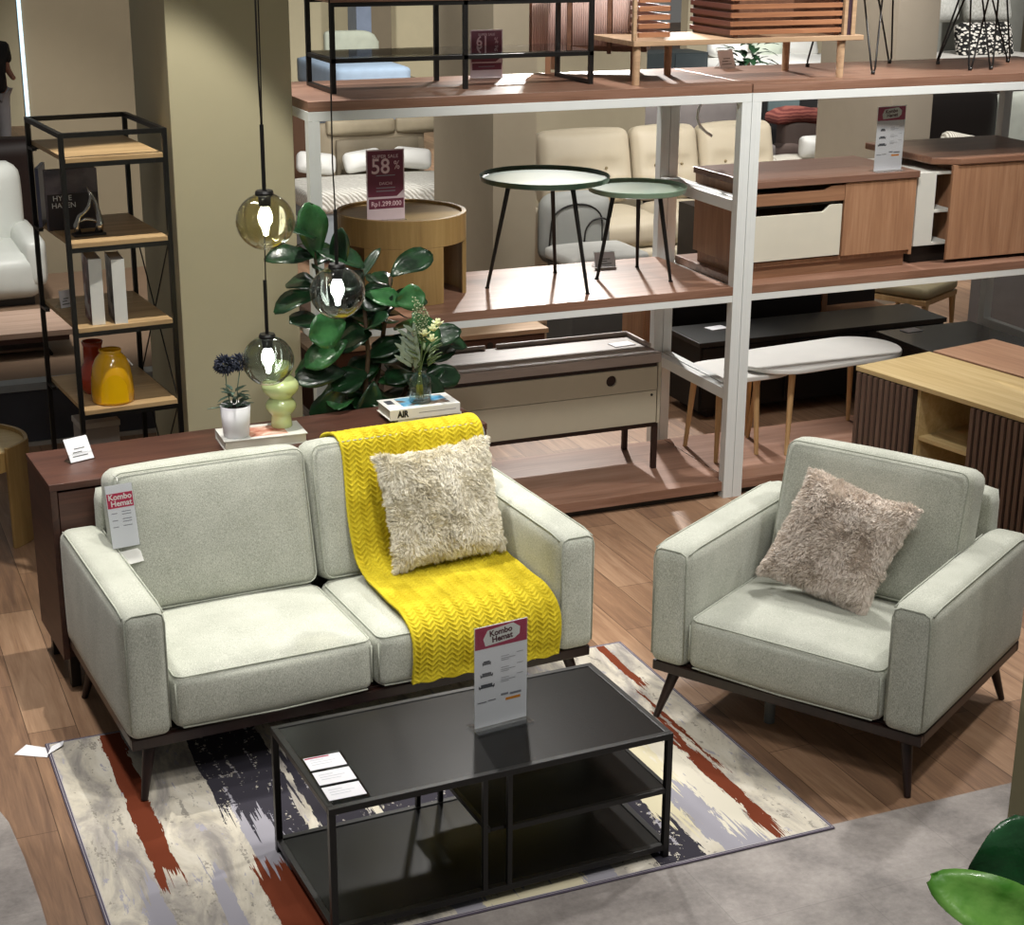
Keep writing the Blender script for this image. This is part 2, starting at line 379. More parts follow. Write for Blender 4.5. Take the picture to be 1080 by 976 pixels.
# ------------------------------------------------------------------ rug
def rug_mat():
    t = NT('abstract_rug', .95, spec=.1)
    co = t.co(); sp = t.n('ShaderNodeSeparateXYZ'); t.l(co, sp.inputs[0]); X, Y = sp.outputs[0], sp.outputs[1]
    jag = t.noise(t.mapped((34, 5, 1)), 1, 4, .7); jagx = t.math('MULTIPLY', t.math('SUBTRACT', jag, .5), .07)
    fing = t.noise(t.mapped((55, .8, 1)), 1, 3, .6); fy = t.math('MULTIPLY', t.math('SUBTRACT', fing, .5), .75)
    spk = t.noise(t.mapped((1, 1, 1)), 75, 2, .6)
    base = t.noise(t.mapped((5, 1.6, 1)), 1.4, 6, .65, .6); b2 = t.noise(t.mapped((16, 4, 1), loc=(3, 1, 0)), 1.3, 5, .7, .4)
    c = t.ramp(base, [(.36, hx('#8f8a86')), (.45, hx('#aaa49b')), (.53, hx('#c4bdae')), (.64, hx('#d3cdc0'))])
    c = t.mix(t.math('MULTIPLY', t.math('GREATER_THAN', t.math('ADD', t.math('MULTIPLY', b2, .7), t.math('MULTIPLY', spk, .3)), .59), .8), c, hx('#8b867e'))
    c = t.mix(t.math('MULTIPLY', t.math('LESS_THAN', b2, .385), .85), c, hx('#9c9aa6'))
    def m(x0, x1, y0, y1, j=1.0, fe=1.0, taper=0):
        xx = t.math('ADD', X, t.math('MULTIPLY', jagx, j)); yy = t.math('ADD', Y, t.math('MULTIPLY', fy, fe))
        a = t.math('MULTIPLY', t.math('GREATER_THAN', xx, x0), t.math('LESS_THAN', xx, x1))
        b = t.math('MULTIPLY', t.math('GREATER_THAN', yy, y0), t.math('LESS_THAN', yy, y1))
        return t.math('MULTIPLY', a, b)
    ch, lav, ru, cr, ye = hx('#37353d'), hx('#98969f'), hx('#6d3522'), hx('#d2ccbc'), hx('#cfc7aa')
    # rug frame: x 0..2.46 (world .61), y 0..1.68 (world 4.30)
    for col, x0, x1, y0, y1, j, fe in (
        (lav, .13, .20, -.2, .55, .9, 1.2), (lav, .36, .42, -.2, .50, .8, 1.2), (lav, .54, .70, .45, 1.0, .8, 1.0),
        (ch, .50, .78, .86, 2.0, .7, 1.3), (ch, .66, .76, .55, 1.1, 1.0, 1.2), (ch, .80, 1.38, .48, 1.30, 1.2, 1.4), (cr, .98, 1.04, .6, 1.2, 1.6, 1.6),
        (lav, 1.05, 1.62, -.2, .14, 2.0, .6), (ye, 1.15, 1.5, -.2, .12, 3.5, .8),
        (ch, 1.78, 1.96, -.2, .62, 1.4, .6), (ye, 1.92, 2.14, .25, 1.3, 1.6, 1.2), (lav, 2.02, 2.20, -.2, .5, 2.2, 1.0),
        (ru, .20, .285, .55, 2.0, .8, 1.1), (ru, .51, .64, -.2, .52, 1.1, 1.0),
        (cr, 2.12, 2.22, .1, 1.0, 3.0, 1.5), (ru, 2.225, 2.285, .03, .95, 1.3, 1.6), (ru, 2.30, 2.315, .5, 1.2, .8, 1.0), (ru, 2.33, 2.37, 1.25, 2.0, .8, .8)):
        mm = m(x0, x1, y0, y1, j, fe)
        if col is ch: mm = t.math('MULTIPLY', mm, t.math('GREATER_THAN', t.math('ADD', t.math('MULTIPLY', b2, .65), t.math('MULTIPLY', spk, .35)), .415))
        c = t.mix(mm, c, col)
    # thin dark binding line just inside the edge
    def near(v, w): return t.math('LESS_THAN', v, w)
    dx = t.math('MINIMUM', X, t.math('SUBTRACT', 2.46, X)); dy = t.math('MINIMUM', Y, t.math('SUBTRACT', 1.68, Y)); d = t.math('MINIMUM', dx, dy)
    c = t.mix(near(d, .016), c, hx('#a9a4a8')); c = t.mix(t.math('MULTIPLY', near(d, .013), t.math('GREATER_THAN', d, .008)), c, hx('#4d4858'))
    c = t.mix(near(d, .006), c, hx('#5a5360'))
    t.col(c); t.bump(t.noise(t.mapped((1, 1, 1)), 420, 2), .35, .002); return t.m
mb = MB(); mb.box(0, 2.46, 0, 1.68, .0, .0066); o = mb.build('rug', rug_mat(), bevel=.003); o.location = (.61, 4.30, .0012); o.rotation_euler = (0, 0, .004)
tag(o, 'abstract rug in cream, grey, charcoal and rust streaks under the coffee table', 'rug')

# ------------------------------------------------------------------ sofa and armchair
def piping(mb_pts, parent, closed=True, r=.0032):
    mb = MB()
    for p in mb_pts: mb.tube(p, r, 6, closed)
    return mb.build('piping', PIPE, parent, smooth=True)
def seating(name, label, cat, loc, rz, W, n, legz=(0, 0, 0, 0), D=1.06):
    t = thing(name, label, cat, loc, rz)
    AW, Z0, Z1 = .163, .243, .735
    for k in (0, 1):
        xc = AW/2 if k == 0 else W-AW/2; sg = -1 if k == 0 else 1
        mb = MB()
        def warp(p, q, sg=sg):
            # arms lean out a touch and their rear corner is rounded down
            if p.y > .35: p.z -= .035*((p.y-.35)/.18)**2 if p.z > 0 else 0
            return p
        mb.pad((xc, D/2, (Z0+Z1)/2), (AW, D, Z1-Z0), .042, (.010, .006, .008), 14, warp=warp)
        a = mb.build('arm', SOFAF, t, smooth=True)
        x0, x1 = xc-AW/2+.009, xc+AW/2-.009
        f = [(x0+.002, .011, Z0+.035), (x0+.0015, .008, Z1-.05), (x0+.008, .012, Z1-.022), (x0+.03, .010, Z1-.009), (x1-.03, .010, Z1-.009), (x1-.008, .012, Z1-.022), (x1-.0015, .008, Z1-.05), (x1-.002, .011, Z0+.035)]
        xi = x0 if k == 0 else x1; xj = x1 if k == 0 else x0
        e1 = [(xi, .025, Z1-.018)]+[(xi, y, Z1-.0085-(.035*max(0, (y-.88)/.18)**2)) for y in (.1, .3, .5, .7, .88, D-.075)]
        e2 = [(xj, .025, Z1-.018)]+[(xj, y, Z1-.0085) for y in (.1, .3, .5, .7, .88)]
        piping([f, e1, e2], a, False)
    inner = W-2*AW; cw = inner/n
    for i in range(n):
        xa, xb = AW+i*cw+.004, AW+(i+1)*cw-.004
        mb = MB(); mb.pad(((xa+xb)/2, .31+.006, .362), (xb-xa, .63, .222), .046, (.004, .020, .040), 16)
        s = mb.build('seat_cushion', SOFAF, t, smooth=True)
        y0 = .004
        piping([rloop(xa+.012, xb-.012, y0+.004, .60, .4615, .035)], s, True)
        piping([[(xa+.03, .006, .266), ((xa+xb)/2, -.006, .264), (xb-.03, .006, .266)], [(xa+.011, .011, .29), (xa+.011, .011, .44)], [(xb-.011, .011, .29), (xb-.011, .011, .44)]], s, False)
    for i in range(n):
        xa, xb = AW+i*cw+.006-(.02 if i == 0 else 0)+(.06 if n == 1 else 0), AW+(i+1)*cw-.006+(.02 if i == n-1 else 0)
        M = T((xa+xb)/2, .725, .739 if n == 1 else .730) @ Matrix.Rotation(radians(-14), 4, 'X')
        mb = MB(); mb.pad((0, 0, 0), (xb-xa, .19, .562), .05, (.004, .03, .012), 14, M=M)
        s = mb.build('back_cushion', SOFAF, t, smooth=True)
        hw = (xb-xa)/2
        L = [M @ Vector((x, -.092+.0, z)) for x, _, z in [(p[0], 0, p[1]) for p in rloop(-hw+.012, hw-.012, -.269, .269, 0, .04)]]
        L2 = [M @ Vector((x, .075, z)) for x, _, z in [(p[0], 0, p[1]) for p in rloop(-hw+.008, hw-.008, -.269, .272, 0, .04)]]
        piping([L, L2] if i == 0 else [L], s, True, .0028)
    mb = MB(); mb.pad((W/2, D-.072, .565), (inner+.03, .13, .63), .03, (.003, .004, .004), 8); mb.build('back_frame', SOFAF, t, smooth=True)
    mb = MB(); mb.box(.012, W-.012, .018, .045, .205, .247); mb.box(.012, W-.012, D-.04, D-.015, .205, .247); mb.box(.012, .04, .045, D-.04, .205, .247); mb.box(W-.04, W-.012, .045, D-.04, .205, .247)
    mb.box(.04, W-.04, .045, D-.04, .23, .252)
    mb.build('base_frame', DARKWOOD, t, bevel=.004)
    for (tx, ty, bx, by) in ((.095, .085, .04, .012), (W-.095, .085, W-.04, .012), (.095, D-.13, .04, D-.075), (W-.095, D-.13, W-.04, D-.075)):
        li = (0 if bx < W/2 else 1)+(2 if by > .5 else 0)
        mb = MB(); mb.cyl((bx, by, legz[li]), (tx, ty, .232), .0125, .026, 18); mb.build('leg', DARKWOOD, t, smooth=False, bevel=.002)
    return t
sofa = seating('sofa', 'two seat sage grey fabric sofa with yellow throw, walnut sideboard behind it', 'sofa', (.8324, 5.3943, 0), .0651, 1.879, 2, (.0078, .0078, 0, 0), 1.012)
chair = seating('armchair', 'sage grey fabric armchair with tapered dark legs standing off the rug corner', 'armchair', (2.846, 5.3256, 0), -1.0144, 1.139, 1, (.0078, 0, 0, 0))
# support foot under the middle of the armchair
mb = MB(); mb.cyl((.42, .25, 0), (.42, .25, .232), .022, .02, 16); mb.build('support_foot', plain('#6e7474', .3), chair, smooth=False, label='grey plastic support foot')

# ------------------------------------------------------------------ knitted throw
def throw():
    prof = [(1.008, .80), (1.012, .86), (.99, .900), (.955, .912), (.936, .945), (.91, .984), (.865, 1.010), (.812, 1.029), (.75, 1.039), (.686, 1.016), (.65, .942), (.608, .84), (.575, .74), (.545, .65), (.515, .585), (.47, .556),
            (.40, .538), (.30, .538), (.20, .532), (.11, .527), (.045, .506), (-.004, .474), (-.034, .425), (-.044, .36), (-.040, .30), (-.036, .262)]
    V = [Vector((0, y, z)) for y, z in prof]
    # Catmull-Rom resample
    dense = []
    for i in range(len(V)-1):
        p0, p1, p2, p3 = V[max(i-1, 0)], V[i], V[i+1], V[min(i+2, len(V)-1)]
        for k in range(20):
            u = k/20; dense.append(.5*((2*p1)+(p2-p0)*u+(2*p0-5*p1+4*p2-p3)*u*u+(3*p1-p0-3*p2+p3)*u**3))
    dense.append(V[-1])
    S = [0]
    for a, b in zip(dense, dense[1:]): S.append(S[-1]+(b-a).length)
    Ltot = S[-1]; nv, nu = 520, 190; x0, x1 = 1.072, 1.698
    pts = []; j = 0
    for i in range(nv+1):
        s = Ltot*i/nv
        while j < len(S)-2 and S[j+1] < s: j += 1
        f = (s-S[j])/max(1e-9, S[j+1]-S[j]); pts.append(dense[j].lerp(dense[j+1], min(1, max(0, f))))
    mb = MB(); G = []
    for i in range(nv+1):
        d = pts[min(nv, i+4)]-pts[max(0, i-4)]; nrm = Vector((0, -d.z, d.y)).normalized()
        if nrm.y > 0 and pts[i].z > .9 and False: nrm = -nrm
        row = []; s = Ltot*i/nv
        for k in range(nu+1):
            u = k/nu; x = x0+(x1-x0)*u
            x += .006*sin(s*5)+.004*sin(s*13+1)
            cell = (u*(x1-x0))/.052; tri = abs((cell % 1)-.5)*2
            ph = s/.021+tri*1.15
            h = .0085*abs(sin(pi*ph))**.7
            # grooves where the braid turns
            h *= min(1, .35+3.2*min(abs((cell*2) % 1), 1-abs((cell*2) % 1)))
            h += .002*noise.noise(Vector((u*9, s*12, 0)))
            wav = .004*noise.noise(Vector((u*3, s*4, 3)))
            edge = min(u, 1-u, i/nv, 1-i/nv)
            h *= min(1, edge*40)
            p = Vector((x, pts[i].y, pts[i].z))-nrm*(-(h+wav+.003)) if nrm.z >= 0 or nrm.y < 0 else Vector((x, pts[i].y, pts[i].z))+nrm*(h+wav+.003)
            if i > nv-3: p.z += .004*sin(u*40)
            row.append(mb.bm.verts.new(p))
        G.append(row)
    for i in range(nv):
        for k in range(nu): mb.bm.faces.new((G[i][k], G[i][k+1], G[i+1][k+1], G[i+1][k]))
    t = NT('yellow_fleece', .95, spec=.1); f = t.noise(t.mapped((1, 1, 1)), 330, 2); g = t.noise(t.mapped((1, 1, 1)), 12, 3)
    t.col(t.ramp(t.math('ADD', t.math('MULTIPLY', f, .5), t.math('MULTIPLY', g, .5)), [(.35, hx('#aa951a')), (.65, hx('#d2c034'))])); t.bump(f, .6, .002)
    t.b.inputs['Sheen Weight'].default_value = .4; t.b.inputs['Sheen Tint'].default_value = hx('#f0e060')
    o = mb.build('throw_blanket', t.m, None, smooth=True)
    m = o.modifiers.new('solid', 'SOLIDIFY'); m.thickness = .010; m.offset = -1
    o.location = sofa.location; o.rotation_euler = sofa.rotation_euler
    tag(o, 'bright yellow chevron knit throw draped over the right seat of the sofa', 'throw blanket')
throw()

# ------------------------------------------------------------------ fur pillows
def fur_pillow(name, label, M, w, h, th, cols, seed, skew=0.0):
    rnd = random.Random(seed)
    def surf(a, b, side):
        # a,b in -1..1
        x = a*w/2*(1-.07*(1-b*b)); y = b*h/2*(1-.07*(1-a*a))
        k = max(0, (1-a**4)*(1-b**4))**.55
        z = side*th/2*k
        z += side*.008*noise.noise(Vector((x*9, y*9, seed)))*k
        return Vector((x+skew*y, y, z))
    mb = MB(); n = 28
    for side in (1, -1):
        G = [[mb.bm.verts.new(surf(-1+2*i/n, -1+2*j/n, side)) for j in range(n+1)] for i in range(n+1)]
        for i in range(n):
            for j in range(n): mb.bm.faces.new((G[i][j], G[i+1][j], G[i+1][j+1], G[i][j+1]))
    bmesh.ops.remove_doubles(mb.bm, verts=mb.bm.verts[:], dist=1e-5)
    base = mb.build('pillow_cover', plain(cols[1], .9), None, smooth=True)
    mf = MB(); bmv = mf.bm.verts; bmf = mf.bm.faces
    for i in range(34000):
        side = 1 if rnd.random() < .72 else -1
        a = rnd.uniform(-1, 1); b = rnd.uniform(-1, 1)
        if rnd.random() < .22:
            if rnd.random() < .5: a = math.copysign(1-rnd.random()**2*.06, a)
            else: b = math.copysign(1-rnd.random()**2*.06, b)
        p = surf(a, b, side); e = .01
        du = surf(min(1, a+e), b, side)-surf(max(-1, a-e), b, side); dv = surf(a, min(1, b+e), side)-surf(a, max(-1, b-e), side)
        nr = du.cross(dv); nr = (nr.normalized() if nr.length > 1e-9 else Vector((0, 0, 1)))*1
        if nr.z*side < 0: nr = -nr
        if max(abs(a), abs(b)) > .93: nr = (nr*.4+Vector((a if abs(a) > .93 else 0, b if abs(b) > .93 else 0, 0))).normalized()
        # clumped flow direction
        q = Vector((p.x*11, p.y*11, seed*3.1)); fl = Vector((noise.noise(q), noise.noise(q+Vector((7, 3, 1)))-.35, 0))*1.9
        q2 = Vector((p.x*45, p.y*45, seed)); fl += Vector((noise.noise(q2), noise.noise(q2+Vector((5, 2, 8))), 0))*1.1
        d = (nr*.75+fl*.55+Vector((rnd.uniform(-.25, .25), rnd.uniform(-.25, .25), rnd.uniform(-.1, .1)))).normalized()
        L = rnd.uniform(.012, .021)*(1+.5*noise.noise(q2*.5)); sd = d.cross(Vector((rnd.uniform(-1, 1), rnd.uniform(-1, 1), rnd.uniform(-1, 1))))
        if sd.length < 1e-3: continue
        sd.normalize(); wd = rnd.uniform(.0012, .0019)
        cs = 58.0; ck = Vector((math.floor(p.x*cs)+.5, math.floor(p.y*cs)+.5, side)); jr = random.Random(int(ck.x*7919+ck.y*104729+side)); cc_ = Vector(((ck.x+jr.uniform(-.6, .6))/cs, (ck.y+jr.uniform(-.6, .6))/cs, p.z))
        pull = (cc_-p)*.75; L *= jr.uniform(.8, 1.25)
        d = (d+pull/L*.55).normalized()
        p1 = p+d*L*.55+nr*.002; bend = (fl*.6+Vector((0, -.35, 0))); d2 = (d+bend*.8).normalized(); p2 = p1+d2*L*.5
        v = [bmv.new(p-sd*wd), bmv.new(p+sd*wd), bmv.new(p1+sd*wd*.8), bmv.new(p1-sd*wd*.8), bmv.new(p2)]
        bmf.new((v[0], v[1], v[2], v[3])); bmf.new((v[3], v[2], v[4]))
    t = NT('faux_fur_'+name, .8, spec=.2); g = t.noise(t.mapped((1, 1, 1)), 60, 3); g2 = t.noise(t.mapped((1, 1, 1)), 9, 3)
    t.col(t.ramp(t.math('ADD', t.math('MULTIPLY', g, .5), t.math('MULTIPLY', g2, .5)), [(.36, hx(cols[1])), (.62, hx(cols[2]))]))
    me = bpy.data.meshes.new('fur'); mf.bm.to_mesh(me); mf.bm.free(); me.materials.append(t.m)
    fo = bpy.data.objects.new('fur', me); COL.objects.link(fo)
    r = thing('fur_pillow', label, 'pillow', (0, 0, 0)); r.matrix_world = M
    base.parent = r; fo.parent = r
    return r
SM = T(*sofa.location) @ Matrix.Rotation(.0651, 4, 'Z'); CM = T(2.846, 5.3256, 0) @ Matrix.Rotation(-1.0144, 4, 'Z')
fur_pillow('beige', 'square cream fur pillow leaning on the yellow throw of the sofa', SM @ T(1.425, .475, .775) @ Matrix.Rotation(radians(72), 4, 'X') @ Matrix.Rotation(radians(2.5), 4, 'Z'), .49, .455, .13, ('#d6cdb4', '#dad2bb', '#fbf7ea'), 3)
fur_pillow('blush', 'square pinkish beige fur pillow tilted in the seat of the armchair', CM @ T(.565, .455, .735) @ Matrix.Rotation(radians(66), 4, 'X') @ Matrix.Rotation(radians(-8), 4, 'Z'), .47, .45, .13, ('#cfc0b0', '#d2c4b6', '#faf1e8'), 8, .12)
# ------------------------------------------------------------------ coffee table
def coffee_table():
    t = thing('coffee_table', 'low black metal coffee table with open shelves on the rug', 'coffee table', (1.2411, 4.3194, .0078), .0378)
    W_, D_, H_ = 1.2, .5926, .468; b = .022
    top = wood('black_ash', ['#080808', '#0c0b0a', '#11100e'], 0, .8, .27); top.node_tree.nodes['Principled BSDF'].inputs['Specular IOR Level'].default_value = .3
    mb = MB()
    mb.box(0, W_, 0, b, H_-b, H_); mb.box(0, W_, D_-b, D_, H_-b, H_); mb.box(0, b, b, D_-b, H_-b, H_); mb.box(W_-b, W_, b, D_-b, H_-b, H_)
    mb.build('top_frame', BLACKM, t, bevel=.002)
    mb = MB(); mb.box(b+.001, W_-b-.001, b+.001, D_-b-.001, H_-.014, H_-.003); mb.build('table_top', top, t)
    for x in (0, W_-b):
        for y in (0, D_-b): mb = MB(); mb.box(x, x+b, y, y+b, 0, H_-b); mb.build('leg', BLACKM, t, bevel=.0015)
    for x in (.512, .598):
        for y in (.001, D_-.017): mb = MB(); mb.box(x, x+.016, y, y+.016, .045, H_-b); mb.build('divider_post', BLACKM, t)
    mb = MB(); mb.box(b, W_-b, 0, b, .028, .05); mb.box(b, W_-b, D_-b, D_, .028, .05); mb.box(0.001, b-.001, b, D_-b, .028, .05); mb.box(W_-b, W_, b, D_-b, .028, .05)
    mb.build('bottom_frame', BLACKM, t, bevel=.0015)
    mb = MB(); mb.box(b+.001, W_-b-.001, b+.001, D_-b-.001, .034, .046); mb.build('bottom_shelf', top, t)
    mb = MB(); mb.box(.614, W_-b, 0.001, .016, .246, .264); mb.box(.614, W_-b, D_-.016, D_, .246, .264); mb.box(.53, .545, .018, D_-.018, .246, .264); mb.box(W_-.016, W_, b, D_-b, .246, .264)
    mb.build('shelf_frame', BLACKM, t, bevel=.0015)
    mb = MB(); mb.box(.546, W_-.017, .017, D_-.017, .25, .262); mb.build('middle_shelf', top, t)
    return t
coffee_table()

def bars(parent, rows, mat, y=-.0012, name='printed_text', h=.0032):
    """thin printed lines of small type that cannot be read: rows of (x0, x1, z)"""
    mb = MB()
    for x0, x1, z in rows: mb.box(x0, x1, y-.0003, y, z-h/2, z+h/2)
    return mb.build(name, plain('#8a8a92', .6), parent)
def combo_sign(name, label, loc, rz, w, h, base=True, full=True, lean=0, grp=None):
    t = thing(name, label, 'sign', loc, rz, grp)
    R = Matrix.Rotation(radians(lean), 4, 'X')
    mb = MB(); mb.box(-w/2, w/2, -.0008, .0008, .004, h); c = mb.build('card', PAPER, t)
    hh = h*.215
    mb = MB(); mb.box(-w/2+.001, w/2-.001, -.0013, -.0009, h-hh, h-.002); mb.build('header', plain('#a82a52', .5, 0, .02), c)
    # price tag shaped badge
    bx, bz, bw, bh = 0.0, h-hh*.5, w*.60, hh*.60
    P = [(-bw/2, -bh*.66), (-bw/2-.008*w/.2, -bh*.1), (-bw/2+.008*w/.2, bh*.5), (bw*.38, bh*.7), (bw/2+.012*w/.2, bh*.3), (bw/2+.010*w/.2, -bh*.22), (bw*.42, -bh*.5)]
    mb = MB(); mb.prism([(x+bx, z+bz) for x, z in P], 0, .0005, M=T(0, -.0013, 0) @ RX90); mb.build('price_tag_badge', WHITE, c)
    M = T(bx, -.0019, bz) @ Matrix.Rotation(radians(-4), 4, 'Y') @ RX90
    dk = plain('#47121f', .5, 0, .02)
    text('lettering', 'Kombo', hh*.36, dk, c, M @ T(-.001, hh*.15, 0), bold=.0009*h/.36)
    text('lettering', 'Hemat', hh*.36, dk, c, M @ T(.003, -hh*.14, 0), bold=.0009*h/.36)
    k = h/.36
    rows = []
    for i, z in enumerate((.235, .195, .158)):
        rows += [(0.0, .03, z*k+.008*k), (0.0, .055, z*k), (.06, .085, z*k+.012*k), (0, .03, z*k-.006*k)]
    bars(c, [(x0*w/.2, x1*w/.2, z) for x0, x1, z in rows], None, h=.0016*k)
    if full:
        gr = plain('#54565e', .6)
        for i, (z, ww) in enumerate(((.225, .032), (.183, .048), (.143, .060))):
            z *= k; ww *= w/.2; cx = -.055*w/.2; mb = MB(); q = .010*k
            mb.box(cx-ww/2, cx+ww/2, -.0015, -.0011, z, z+q*.55); mb.box(cx-ww*.36, cx+ww*.36, -.0015, -.0011, z+q*.6, z+q*1.35)
            mb.box(cx-ww/2, cx-ww/2+q*.35, -.0015, -.0011, z+q*.5, z+q*.95); mb.box(cx+ww/2-q*.35, cx+ww/2, -.0015, -.0011, z+q*.5, z+q*.95); mb.box(cx-ww*.45, cx-ww*.4, -.0015, -.0011, z-q*.3, z)
            mb.box(cx+ww*.4, cx+ww*.45, -.0015, -.0011, z-q*.3, z); mb.build('sofa_drawing', gr, c)
        mb = MB(); mb.box(.018*w/.2, .075*w/.2, -.0015, -.0011, .082*k, .091*k); mb.build('price_strip', plain('#e0902c', .6), c)
        bars(c, [(.0, .028*w/.2, .106*k), (.034*w/.2, .078*w/.2, .103*k)], None, h=.0075*k, name='printed_price')
        bars(c, [(-.09*w/.2, -.055*w/.2, .093*k), (-.05*w/.2, -.02*w/.2, .095*k)], None, h=.004*k, name='printed_price')
    if base:
        mb = MB(); mb.box(-w/2-.008, w/2+.008, -.042, .042, 0, .003); mb.build('acrylic_foot', CLEAR, t, bevel=.001)
        mb = MB(); mb.box(-w/2-.003, w/2+.003, -.0032, -.0020, .003, h+.002); mb.box(-w/2-.003, w/2+.003, .0012, .0026, .003, h+.002); mb.build('acrylic_sleeve', CLEAR, t)
    return t
combo_sign('table_sign', 'white and magenta price sign standing upright on the black coffee table', (1.935, 4.64, .4768), .117, .197, .366)
# flat triple card holder
t = thing('price_card_holder', 'clear holder with three white cards lying on the black coffee table', 'price cards', (1.318, 4.515, .4732), -1.47+pi/2-.1)
mb = MB(); mb.box(-.068, .068, -.16, .155, 0, .003); mb.build('acrylic_tray', glassy('grey_acrylic', (.62, .64, .64, 1), 1.4), t)
for i, y in enumerate((.055, -.045, -.145)):
    mb = MB(); mb.box(-.060, .060, y, y+.083, .0032, .0046); c = mb.build('card', PAPER, t)
    rows = [(-.045, .02, y+.03), (-.045, .035, y+.045), (-.045, .0, y+.06)]
    mb = MB()
    for x0, x1, yy in rows: mb.box(x0, x1, yy, yy+.0025, .0046, .0049)
    mb.build('printed_text', plain('#b9bcc4'), c)
    if i == 0: mb = MB(); mb.box(-.058, .022, y+.072, y+.080, .0047, .005); mb.build('red_band', RED, c)

# hang tag on the sofa back
t = thing('price_tag', 'magenta and white price tag hanging on the left back cushion of the sofa', 'price tag', tuple(SM @ Vector((.180, .60, .69))), .065+.08)
t.rotation_euler = (radians(-13), 0, .13)
mb = MB(); mb.box(-.052, .052, -.001, .001, .06, .30); c = mb.build('card', PAPER, t)
mb = MB(); mb.box(-.05, .05, -.0016, -.0011, .212, .268); mb.build('header', plain('#c0284f', .5, 0, .02), c)
text('lettering', 'Kombo', .030, WHITE, c, T(0, -.0022, .253) @ RX90, bold=.0006); text('lettering', 'Hemat', .030, WHITE, c, T(.003, -.0022, .228) @ RX90, bold=.0006)
bars(c, [(.0, .035, z) for z in (.196, .186, .168, .158, .142)]+[(-.04, -.018, z) for z in (.192, .165, .14)], None, h=.003)
mb = MB(); mb.box(-.055, .055, -.004, -.0025, .055, .315); mb.build('plastic_sleeve', CLEAR, t)
mb = MB(); mb.prism([(-.05, 0), (.058, .008), (.052, .06), (-.052, .056)], 0, .0012, M=T(0, -.006, -.012) @ Matrix.Rotation(radians(78), 4, 'X')); mb.build('paper_flap', WHITE, t)
mb = MB(); mb.tube([(0, 0, .31), (.002, .012, .325), (0, .06, .335)], .0012, 6); mb.build('loop', WHITE, t)

# card dropped on the floor
t = thing('floor_card', 'folded white card lying on the wooden floor by the rug corner', 'card', (.572, 5.955, .0), -.12)
mb = MB(); mb.prism([(-.085, -.02), (.035, -.075), (.055, -.01), (-.04, .05)], .001, .0022); mb.prism([(.035, -.075), (.095, -.02), (.10, .015), (.055, -.01)], .001, .0022, M=Matrix.Rotation(radians(-5), 4, 'Y')@T(0, 0, .006)); mb.build('card', PAPER, t)

# ------------------------------------------------------------------ sideboard behind the sofa
sb = thing('sideboard', 'dark walnut sideboard standing right behind the sofa', 'sideboard', (.7521, 6.4117, 0), .0651)
SW, SD, SH = 1.907, .447, .894
mb = MB(); mb.box(0, SW, 0, SD, SH-.028, SH); mb.build('top', WALNUT_X, sb, bevel=.002)
mb = MB(); mb.box(.002, .03, .002, SD-.002, .14, SH-.029); mb.box(SW-.03, SW-.002, .002, SD-.002, .14, SH-.029); mb.box(.03, SW-.03, .02, SD-.002, .14, .165)
mb.box(.03, SW-.03, SD-.02, SD-.002, .166, SH-.03)
for x in (.64, 1.42): mb.box(x-.012, x+.012, .02, SD-.021, .166, SH-.03)
mb.build('carcass', WALNUT_Y, sb, bevel=.0015)
for x in (.034, .66):
    for z0, z1 in ((.17, .39), (.395, .62), (.625, .855)):
        mb = MB(); mb.box(x, x+(.59 if x < .1 else .74), .008, .028, z0, z1); d = mb.build('drawer', WALNUT_X, sb, bevel=.002)
        mb = MB(); cx = x+.3; mb.cyl((cx, .008, (z0+z1)/2), (cx, -.014, (z0+z1)/2), .009, .012, 14); mb.build('knob', BLACKM, d)
mb = MB(); mb.box(1.434, SW-.032, .03, SD-.025, .5, .52); mb.build('shelf', WALNUT_X, sb)
for x in (.03, SW-.075):
    for y in (.03, SD-.07): mb = MB(); mb.box(x, x+.04, y, y+.04, 0, .14); mb.build('leg', BLACK, sb, bevel=.002)
mb = MB(); mb.box(-.15, .15, -.08, .08, 0, .24); o = mb.build('storage_box', plain('#b9b9bf', .7), None, bevel=.006); o.location = (2.47, 6.69, .522); o.rotation_euler = (0, 0, .0651)
tag(o, 'pale grey box inside the right end of the dark walnut sideboard', 'box')

# acrylic card stand on the sideboard
def card_stand(label, loc, rz, w=.10, h=.075, lean=25, grp=None):
    t = thing('card_stand', label, 'sign', loc, rz, grp); M = Matrix.Rotation(radians(-lean), 4, 'X')
    mb = MB(); mb.prism([(-w/2-.005, 0), (w/2+.005, 0), (w/2+.005, h+.008), (-w/2-.005, h+.008)], -.0015, .0, M=M @ RX90); mb.box(-w/2-.005, w/2+.005, -.002, .05, 0, .002)
    mb.prism([(-w/2-.005, 0), (w/2+.005, 0), (w/2+.005, h*.6), (-w/2-.005, h*.6)], 0, .0015, M=T(0, .05, 0) @ Matrix.Rotation(radians(50), 4, 'X') @ RX90)
    mb.build('acrylic_frame', CLEAR, t)
    mb = MB(); mb.prism([(-w/2, .004), (w/2, .004), (w/2, h), (-w/2, h)], .0004, .0014, M=M @ RX90); c = mb.build('card', PAPER, t)
    mb = MB()
    for x0, x1, z in ((-.2, .25, .52), (-.3, .1, .38), (-.35, .3, .22)): mb.prism([(x0*w, z*h), (x1*w, z*h), (x1*w, z*h+.004), (x0*w, z*h+.004)], .0016, .0019, M=M @ RX90)
    mb.build('printed_text', plain('#4c504c'), c); return t
card_stand('clear acrylic stand with a grey card at the left end of the walnut sideboard', (.925, 6.665, .894), .35, .105, .105, 32)

